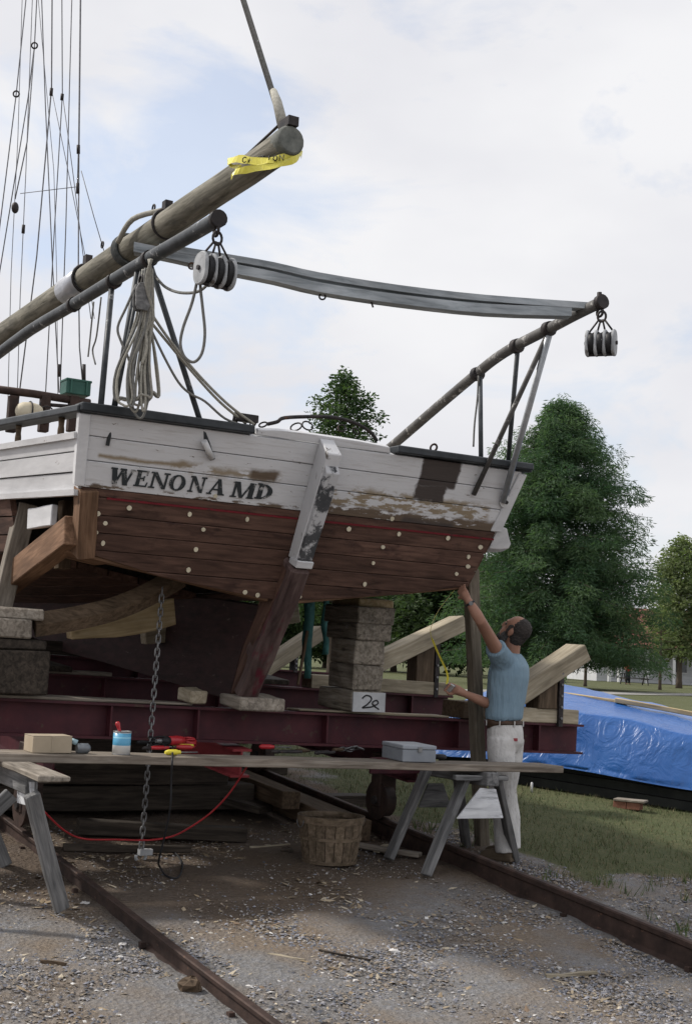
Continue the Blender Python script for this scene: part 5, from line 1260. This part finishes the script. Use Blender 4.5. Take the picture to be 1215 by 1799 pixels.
for i in range(ns_ + 1):
    s = s0 + (s1 - s0) * i / ns_; e_ = max(0, (-s - .55)) * .5
    for j, p in enumerate(pp):
        b, h = p.x, p.y; k = 1 - .09 * max(-1, s) * (h > .5) * (h - .5) / .5
        h2 = h * k * (1 - e_) ; b2 = b
        if j > 2:
            n_ = mnoise.fractal(V((s * 1.1, b * 1.3, h * 1.6)), 1.0, 2.0, 3); r_ = 1 - abs(mnoise.noise(V((s * 1.7 + b * .8 + h * 1.2, h * 1.1, 3.1))))
            h2 += .030 * n_ + .035 * (r_ - .7); b2 += .040 * n_ + .05 * (r_ - .7); q_ = 1 - abs(mnoise.noise(V((s * 4.5 + h * 3.0, h * 2.0 - s, 8.1)))); b2 += .035 * max(0, q_ - .78); h2 += .02 * max(0, q_ - .78)
        else: b2 += .01 * math.sin(s * 5); h2 += .012 * math.sin(s * 3.1)
        mb.v.append(tpnt(s, b2, h2))
for i in range(ns_):
    for j in range(np_): a = i * (np_ + 1) + j; mb.f.append((a, a + np_ + 1, a + np_ + 2, a + 1)); mb.smooth.append(True)
trp = O('tarpaulin', mb, TARP, label='creased blue plastic tarp draped over the low dark hull', cat='tarp')
for k in range(3):
    z0 = .012 + k * .092
    mb = MB(); P = [tpnt(s, .06 + .02 * k, z0) for s in (s0 + .2, -1, 1, 3, s1 - .2)]; vs = []; fs = []
    for p in P: vs += [p, p + bk * .04, p + bk * .04 + Z * .086, p + Z * .086]
    for i in range(4):
        for q in range(4): a = i * 4 + q; b = i * 4 + (q + 1) % 4; fs.append((a, b, b + 4, a + 4))
    fs += [(3, 2, 1, 0), tuple(16 + q for q in range(4))]
    O('strake', MB().add(vs, fs), mottle('black_hull_paint', (.012, .014, .014), (.03, .032, .03), 5, .6), tb)
O('hull_core', MB().hexa([tpnt(s0 + .3, .12, .05), tpnt(s1 - .3, .12, .05), tpnt(s1 - .3, 2.6, .05), tpnt(s0 + .3, 2.6, .05), tpnt(s0 + .9, .35, .55), tpnt(s1 - .5, .35, .55), tpnt(s1 - .5, 2.3, .55), tpnt(s0 + .9, 2.3, .55)]), W_DARK, tb)
pa_, pb_ = tpnt(-.6, .95, 1.06), tpnt(4.3, .72, .98)
def on_tarp(px, py, b): return on(px, py, bk, q0 + bk * b)
for k, (x0, y0, x1, y1, b) in enumerate([(968, 1217, 1100, 1236, 1.05), (1080, 1230, 1260, 1262, 1.0)]):
    p_, q_ = on_tarp(x0, y0, b), on_tarp(x1, y1, b)
    beam('batten', p_, q_, .06, .05, W_NEW, None, label=['pale wooden batten weighing down the far end of the blue tarp', 'pale wooden batten weighing down the near end of the blue tarp'][k], cat='batten')
pb2 = ground(1103, 1421); BR = mottle('old_brick', (.17, .075, .05), (.26, .12, .08), 12, .9)
t = T('brick_pier', 'short brown brick pier with grey slab by the tarp-covered hull', 'bricks', pb2)
for k in range(2): O('brick', MB().box(pb2 + ad * (-.07 + .13 * k) + Z * .035, .125, .14, .07, (ad, bk, Z)), BR, t, bevel=.004)
O('slab', MB().box(pb2 + Z * .082 + ad * .02, .30, .16, .022, (ad, bk, Z)), W_GREY, t, bevel=.004)
st_ = ground(933, 1392); O('stake', MB().tube([st_, st_ + Z * .09, st_ + Z * .10], [.012, .012, .004], 6), WHITE, label='small white stake in the grass near the tarp-covered hull', cat='stake')

# ------------------------------------------------------------------ trees
BARK = mottle('bark', (.055, .042, .032), (.12, .095, .075), 10, .95, bs_=.8, stretch=(2, 2, .4))
def leaf_mesh(clumps, lsz, rs, droop=.0, asp=.42):
    v = []; f = []; colr = []
    for (c, rx, rz, n, tint) in clumps:
        for _ in range(n):
            while True:
                x, y, z = rs.uniform(-1, 1), rs.uniform(-1, 1), rs.uniform(-1, 1); q = x * x + y * y + z * z
                if .12 < q < 1: break
            p = V((c[0] + x * rx, c[1] + y * rx, c[2] + z * rz - droop * (x * x + y * y) * rx))
            d = V((x + rs.uniform(-.7, .7), y + rs.uniform(-.7, .7), rs.uniform(-.6, .5) - droop)).normalized()
            w_ = d.cross(V((rs.uniform(-1, 1), rs.uniform(-1, 1), rs.uniform(-.2, 1)))).normalized(); s = lsz * rs.uniform(.6, 1.3)
            i = len(v); n_ = d.cross(w_) * s * .12
            v += [tuple(p), tuple(p + d * s * .55 + w_ * s * asp * .5 + n_), tuple(p + d * s), tuple(p + d * s * .55 - w_ * s * asp * .5 + n_)]; f.append((i, i + 1, i + 2, i + 3))
            t_ = max(0, min(1, tint + rs.uniform(-.25, .25))); colr += [(t_, t_, t_)] * 4
    return v, f, colr
def tree(name, label, base, H_, rad, z0, mat, seed, nbr, per, lsz, ncl=4, tr=.2, droop=.15, flat=.55, gaps=(), lean=0, csz=.75, grp=None, rvar=(.72, 1.1), asp=.42):
    rs = random.Random(seed); root = T(name, label, 'tree', base, grp)
    def axis(z): return base + V((lean * (z / H_) ** 2, 0, z))
    tm = MB(); tm.tube([axis(z) - Z * (.15 if z == 0 else 0) for z in (0, H_ * .05, H_ * .3, H_ * .6, H_ * .95)], [tr * 1.35, tr, tr * .8, tr * .45, tr * .06], 9)
    O('trunk', tm, BARK, root); bmb = MB(); cl = []
    for k in range(nbr):
        t_ = (k + rs.random()) / nbr; z = z0 + (H_ * .985 - z0) * t_ ** 1.05
        if any(a < z < b and rs.random() < .85 for a, b in gaps): continue
        an = k * 2.399 + rs.uniform(-.4, .4); R_ = rad((z) / H_) * rs.uniform(*rvar); dv = V((math.cos(an), math.sin(an), 0))
        s = axis(z * .96); e = axis(z) + dv * R_ + Z * (rs.uniform(-.02, .06) * R_ - droop * R_ * .3)
        mdp = (s + e) / 2 + Z * .06 * R_
        if R_ > .6: bmb.tube([s, mdp, e], [max(.02, tr * .22 * (1 - t_) + .015), .02, .008], 5)
        for j in range(ncl):
            u = .30 + .70 * (j + rs.uniform(.2, .9)) / ncl; p = s * (1 - u) * (1 - u) + mdp * 2 * u * (1 - u) + e * u * u
            r = csz * (.55 + .5 * rs.random()) * (1.15 - .35 * u) * (.55 + .5 * min(1, R_ / 3))
            cl.append((p + V((rs.uniform(-.2, .2), rs.uniform(-.2, .2), rs.uniform(-.15, .15))) * R_ * .3, r, r * flat, max(8, int(per * r * r / .4)), rs.random()))
    for k in range(3): cl.append((axis(H_ * (.93 + .03 * k)), .22 * csz, .4 * csz, per // 3, rs.random()))
    O('branches', bmb, BARK, root)
    v, f, colr = leaf_mesh(cl, lsz, rs, droop, asp); me = MB(); me.v = [V(q) for q in v]; me.f = f; me.smooth = [False] * len(f)
    O('crown', me, mat, root, colors=colr); return root
def prof_fn(pts):
    def fn(t):
        for (a, ra), (b, rb) in zip(pts, pts[1:]):
            if t <= b: return ra + (rb - ra) * (t - a) / (b - a)
        return pts[-1][1]
    return fn
L_CYP = leafmat('cypress_leaf', (.050, .100, .058), (.125, .190, .105), .5)
L_MID = leafmat('sweetgum_leaf', (.042, .078, .036), (.095, .145, .062), .45)
L_PALE = leafmat('yellowing_leaf', (.13, .175, .085), (.23, .265, .135), .5)
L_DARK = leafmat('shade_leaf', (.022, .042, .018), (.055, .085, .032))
b1 = ground(972, 1208)
tree('cypress_tree', 'large feathery conical cypress standing right of the boat', b1, 14.0, prof_fn([(0, 4.6), (.12, 5.4), (.25, 5.2), (.45, 4.4), (.62, 3.7), (.78, 2.85), (.88, 1.8), (.95, .9), (1, .2)]), 1.5, L_CYP, 5, 230, 165, .25, 4, .26, .36, .62, gaps=((7.6, 8.1), (10.6, 10.9)), csz=1.0, rvar=(.70, 1.12), asp=.17)
b2 = ground(612, 1222); b2 = at(582, 1150, 46); b2.z = gz(b2)
tree('sweetgum_tree', 'green conical treetop rising behind the middle of the transom', b2, 11.0, prof_fn([(0, 1.8), (.3, 2.1), (.6, 1.75), (.78, 1.35), (.9, .95), (1, .15)]), 2.2, L_MID, 12, 100, 130, .17, 4, .16, .05, .8, csz=.68)
b3 = at(1192, 1190, 84); b3.z = gz(b3)
tree('maple_tree', 'pale yellowish green tree at the right edge by the house', b3, 9.6, prof_fn([(0, 1.0), (.3, 2.1), (.6, 2.2), (.85, 1.5), (1, .3)]), 2.0, L_PALE, 21, 80, 70, .24, 4, .18, .1, .8, csz=.9)
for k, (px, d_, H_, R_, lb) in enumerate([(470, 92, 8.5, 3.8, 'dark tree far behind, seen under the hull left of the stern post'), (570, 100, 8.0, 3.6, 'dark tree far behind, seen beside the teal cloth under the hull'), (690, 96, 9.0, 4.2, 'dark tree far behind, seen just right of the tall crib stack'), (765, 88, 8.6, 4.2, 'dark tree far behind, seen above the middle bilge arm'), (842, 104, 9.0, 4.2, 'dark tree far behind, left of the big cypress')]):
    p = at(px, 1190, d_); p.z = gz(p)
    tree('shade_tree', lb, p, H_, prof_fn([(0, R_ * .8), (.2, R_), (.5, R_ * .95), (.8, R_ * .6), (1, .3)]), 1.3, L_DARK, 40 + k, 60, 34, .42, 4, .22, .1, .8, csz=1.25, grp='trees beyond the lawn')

# ------------------------------------------------------------------ house, picnic table, far person
hb = at(1130, 1196, 103); hb.z = gz(hb); hx_ = V((.985, .17, 0)).normalized(); hy_ = V((-hx_.y, hx_.x, 0))
H0 = lambda x, y, z: hb + hx_ * x + hy_ * y + Z * z
house = T('house', 'white house with red roof and porch posts beyond the lawn', 'house', hb)
HW = mottle('white_siding', (.60, .61, .63), (.70, .71, .73), 2, .7)
O('wall', MB().hexa([H0(-3, 2.2, 0), H0(14, 2.2, 0), H0(14, 9, 0), H0(-3, 9, 0), H0(-3, 2.2, 2.9), H0(14, 2.2, 2.9), H0(14, 9, 2.9), H0(-3, 9, 2.9)]), HW, house)
for k in range(13): O('siding_board', MB().box(H0(5.5, 2.18, .12 + k * .22), 17.02, .035, .19, (hx_, hy_, Z)), HW, house)
rf = O('roof', MB().prism([H0(-3.4, -.4, 2.75), H0(-3.4, 5.6, 6.0), H0(-3.4, 9.6, 2.9), H0(-3.4, 9.3, 2.75), H0(-3.4, 5.6, 5.8), H0(-3.4, -.2, 2.62)], hx_ * 18), mottle('red_shingle', (.20, .075, .065), (.29, .12, .10), 3, .9), house)
O('chimney', MB().box(H0(4, 5.6, 6.2), .7, .7, 1.5, (hx_, hy_, Z)), BR, rf)
for x in (-2.8, -.2 - 1.8, .2, 2.4, 4.6, 6.8): O('porch_post', MB().box(H0(x, 0, 1.32), .22, .22, 2.62, (hx_, hy_, Z)), WHITE, house)
for x in (-1.0, 1.6, 4.0):
    wn = O('window', MB().box(H0(x, 2.15, 1.55), .9, .05, 1.2, (hx_, hy_, Z)), mottle('window_glass', (.03, .035, .04), (.06, .07, .08), 4, .1, spec=.6), house)
    O('frame', MB().box(H0(x, 2.12, 2.18), 1.05, .06, .09, (hx_, hy_, Z)).box(H0(x, 2.12, .92), 1.05, .08, .09, (hx_, hy_, Z)).box(H0(x, 2.12, 1.55), .05, .06, 1.2, (hx_, hy_, Z)), WHITE, wn)
pc = ground(1113, 1203); W_PIC = wood('picnic_wood', (.05, .045, .04), (.10, .09, .08))
t = T('picnic_table', 'dark wooden picnic table on the far lawn', 'table', pc)
X_, Y_ = V((.99, .1, 0)), V((-.1, .99, 0))
for k in range(5): O('top_board', MB().box(pc + Y_ * (-.3 + .15 * k) + Z * .74, 2.0, .135, .045, (X_, Y_, Z)), W_PIC, t)
for s in (-1, 1):
    O('seat_board', MB().box(pc + Y_ * (s * .7) + Z * .44, 2.0, .25, .045, (X_, Y_, Z)), W_PIC, t)
    O('cross_rail', MB().box(pc + X_ * (s * .75) + Z * .41, .05, 1.6, .09, (X_, Y_, Z)), W_PIC, t)
    for q in (-1, 1): beam('leg', pc + X_ * (s * .78) + Y_ * (q * .62), pc + X_ * (s * .78) + Y_ * (q * .22) + Z * .71, .05, .09, W_PIC, t, bevel=0)
pp_ = pc + Y_ * .95 + X_ * (-.15); pp_.z = gz(pp_)
t = T('person', 'distant person in a red shirt standing behind the picnic table', 'person', pp_)
q = lambda x, y, z: pp_ + X_ * x + Y_ * y + Z * z
fb = MB(); fb.ell(q(0, 0, 1.60), (X_ * .085, Y_ * .10, Z * .125), 12, 9); fb.tube([q(0, 0, 1.5), q(0, 0, 1.38)], .06, 10); fb.tube([q(0, 0, .85), q(0, 0, 1.1), q(0, 0, 1.4)], [(.15, .10), (.14, .10), (.19, .10)], 12, ref=X_)
for s in (-1, 1):
    fb.tube([q(s * .09, 0, .9), q(s * .10, .0, .5), q(s * .1, 0, .06)], [.08, .055, .045], 10); fb.tube([q(s * .1, -.03, .04), q(s * .11, -.2, .03)], .04, 8)
    fb.tube([q(s * .18, 0, 1.38), q(s * .24, .02, 1.12), q(s * .16, -.18, .95), q(s * .12, -.24, .93)], [.05, .042, .032, .035], 10)
fuse('body', fb, SKIN, t, .02, 2)
fuse('shirt', MB().tube([q(0, 0, .88), q(0, 0, 1.1), q(0, 0, 1.3), q(0, 0, 1.45)], [(.19, .14), (.19, .14), (.22, .15), (.13, .10)], 16, ref=X_).tube([q(-.12, 0, 1.38), q(-.22, .01, 1.2)], .075, 10).tube([q(.12, 0, 1.38), q(.22, .01, 1.2)], .075, 10), mottle('red_shirt', (.42, .02, .03), (.5, .03, .04), 5, .8), t, .025, 2)
fuse('trousers', MB().tube([q(-.09, 0, .92), q(-.1, 0, .5), q(-.1, 0, .08)], [.11, .085, .075], 12).tube([q(.09, 0, .92), q(.1, 0, .5), q(.1, 0, .08)], [.11, .085, .075], 12), mottle('dark_trousers', (.03, .035, .05), (.05, .055, .07), 5, .8), t, .025, 2)
fuse('hair', MB().ell(q(0, .02, 1.65), (X_ * .095, Y_ * .105, Z * .10), 10, 8), HAIRM, t, .02, 1)
for k, (px, py, hgt) in enumerate([(1027, 1206, 3.2), (1158, 1212, 3.0)]):
    p = ground(px, py); tree('young_tree', ['thin young tree on the lawn left of the picnic table', 'thin young tree on the lawn right of the picnic table'][k], p, hgt + 1.5, prof_fn([(0, .5), (.4, 1.3), (.8, .9), (1, .1)]), 2.2, L_CYP if k == 0 else L_PALE, 60 + k, 26, 40, .2, 3, .09, .1, .8, csz=.6)

# ------------------------------------------------------------------ gravel, chips, shells, grass: uncountable cover
rs = random.Random(99)
OCT = [(1, 0, 0), (0, 1, 0), (-1, 0, 0), (0, -1, 0), (0, 0, 1), (0, 0, -.6)]
OF = [(0, 1, 4), (1, 2, 4), (2, 3, 4), (3, 0, 4), (1, 0, 5), (2, 1, 5), (3, 2, 5), (0, 3, 5)]
def scatter(name, n, label, smin_, smax_, pal, flat, elong, crange, frange, dens=None, mat=None):
    v = []; f = []; colr = []
    k = 0
    while k < n:
        c, fo = rs.uniform(*crange), rs.uniform(*frange)
        if grassmask(c, fo) > .35 + rs.uniform(-.2, .2): k += .3; continue
        if dens and rs.random() > dens(c, fo): continue
        if any(abs(c - q) < .085 for q in RAILC): continue
        k += 1; p = G(c, fo); s = smin_ + (smax_ - smin_) * rs.random() ** 2.2; a = rs.uniform(0, 6.28); ca, sa = math.cos(a), math.sin(a)
        e = rs.uniform(*elong); cc = rs.choice(pal); b = rs.uniform(.85, 1.45); i = len(v); tx, ty = rs.uniform(-.35, .35), rs.uniform(-.35, .35)
        for (x, y, z) in OCT:
            x = x * s * e * rs.uniform(.7, 1.2); y = y * s * rs.uniform(.7, 1.2); z = z * s * flat * rs.uniform(.7, 1.2) + s * flat * .3 + tx * x + ty * y
            v.append((p.x + x * ca - y * sa, p.y + x * sa + y * ca, p.z + z)); colr.append((cc[0] * b, cc[1] * b, cc[2] * b))
        f += [tuple(i + q for q in t_) for t_ in OF]
    mb = MB(); mb.v = [V(q) for q in v]; mb.f = f; mb.smooth = [False] * len(f)
    return O(name, mb, mat, kind='stuff', colors=colr, M=Matrix.Identity(4), label=label, cat=name.split('_')[-1])
TINT = tinted('loose_stone')
def dg(c, f):
    b = 1 if f < 6.6 else max(.06, 1 - (f - 6.6) / .9) if c < 6 else 1
    return b * max(.30, min(1, .6 + 1.1 * mnoise.noise(V((c * 1.1, f * 1.1, 0))) + .5 * mnoise.noise(V((c * 3.3, f * 3.3, 5)))))
def dch(c, f): return max(.08, min(1, .45 + 1.3 * mnoise.noise(V((c * 1.4, f * 1.4, 9)))))
scatter('gravel', 56000, 'grey gravel spread over the yard in the foreground', .004, .015, [(.16, .16, .18), (.22, .22, .24), (.11, .115, .13), (.28, .27, .27), (.18, .155, .13), (.25, .21, .165)], .6, (.8, 1.5), (1.2, 8.2), (4.2, 9.6), dg, TINT)
scatter('wood_chips', 4600, 'tan wood chips and shavings scattered on the yard', .006, .018, [(.30, .245, .17), (.24, .185, .12), (.38, .33, .25), (.18, .13, .09)], .22, (1.4, 4.0), (1.2, 8.0), (4.2, 9.8), dch, TINT)
scatter('shell_bits', 1500, 'white crushed shell bits scattered on the yard', .006, .017, [(.44, .425, .405), (.52, .51, .49), (.36, .335, .30)], .35, (.9, 1.6), (1.2, 8.0), (4.2, 9.2), lambda c, f: 1 if f < 7 else .15, TINT)
scatter('fine_grit', 26000, 'fine crushed grit and dirt crumbs covering the yard', .003, .008, [(.12, .10, .085), (.22, .19, .16), (.30, .28, .26), (.17, .15, .14), (.09, .07, .055)], .7, (.8, 1.6), (1.2, 8.0), (4.2, 9.4), None, TINT)
v = []; f = []; colr = []
for k in range(52000):
    c = 5.9 + 8 * rs.random() ** 1.3; fo = 6.9 + 10 * rs.random() ** 1.4
    g_ = grassmask(c, fo)
    if rs.random() > g_ * 1.1 - .05: continue
    p = G(c, fo); h = rs.uniform(.015, .05) * (1.5 if rs.random() < .04 else 1); a = rs.uniform(0, 6.28); w_ = rs.uniform(.002, .004); lx, ly = rs.uniform(-.7, .7) * h, rs.uniform(-.7, .7) * h
    i = len(v); ca, sa = math.cos(a) * w_, math.sin(a) * w_
    v += [(p.x - ca, p.y - sa, p.z - .004), (p.x + ca, p.y + sa, p.z - .004), (p.x + lx, p.y + ly, p.z + h)]; f.append((i, i + 1, i + 2))
    b = rs.uniform(.7, 1.2); cc = rs.choice([(.08, .105, .042), (.105, .12, .055), (.20, .18, .105), (.17, .15, .085), (.065, .09, .036)]); colr += [(cc[0] * b, cc[1] * b, cc[2] * b)] * 3
for k in range(46):
    c = rs.choice([5.84 + rs.random() * .5, 6.3 + rs.random() * 2.5]); fo = rs.uniform(6.2, 9.5) if c < 6.4 else rs.uniform(6.8, 7.6)
    for _ in range(rs.randint(6, 18)):
        p = G(c + rs.gauss(0, .03), fo + rs.gauss(0, .03)); h = rs.uniform(.04, .13); a = rs.uniform(0, 6.28); w_ = .004; lx, ly = rs.uniform(-.6, .6) * h, rs.uniform(-.6, .6) * h; i = len(v); ca, sa = math.cos(a) * w_, math.sin(a) * w_
        v += [(p.x - ca, p.y - sa, p.z - .004), (p.x + ca, p.y + sa, p.z - .004), (p.x + lx, p.y + ly, p.z + h)]; f.append((i, i + 1, i + 2)); cc = rs.choice([(.09, .13, .045), (.16, .16, .075), (.07, .11, .04)]); colr += [cc] * 3
mb = MB(); mb.v = [V(q) for q in v]; mb.f = f; mb.smooth = [False] * len(f)
O('grass', mb, tinted('grass_blade'), kind='stuff', colors=colr, M=Matrix.Identity(4), label='short patchy grass right of the railway', cat='grass')
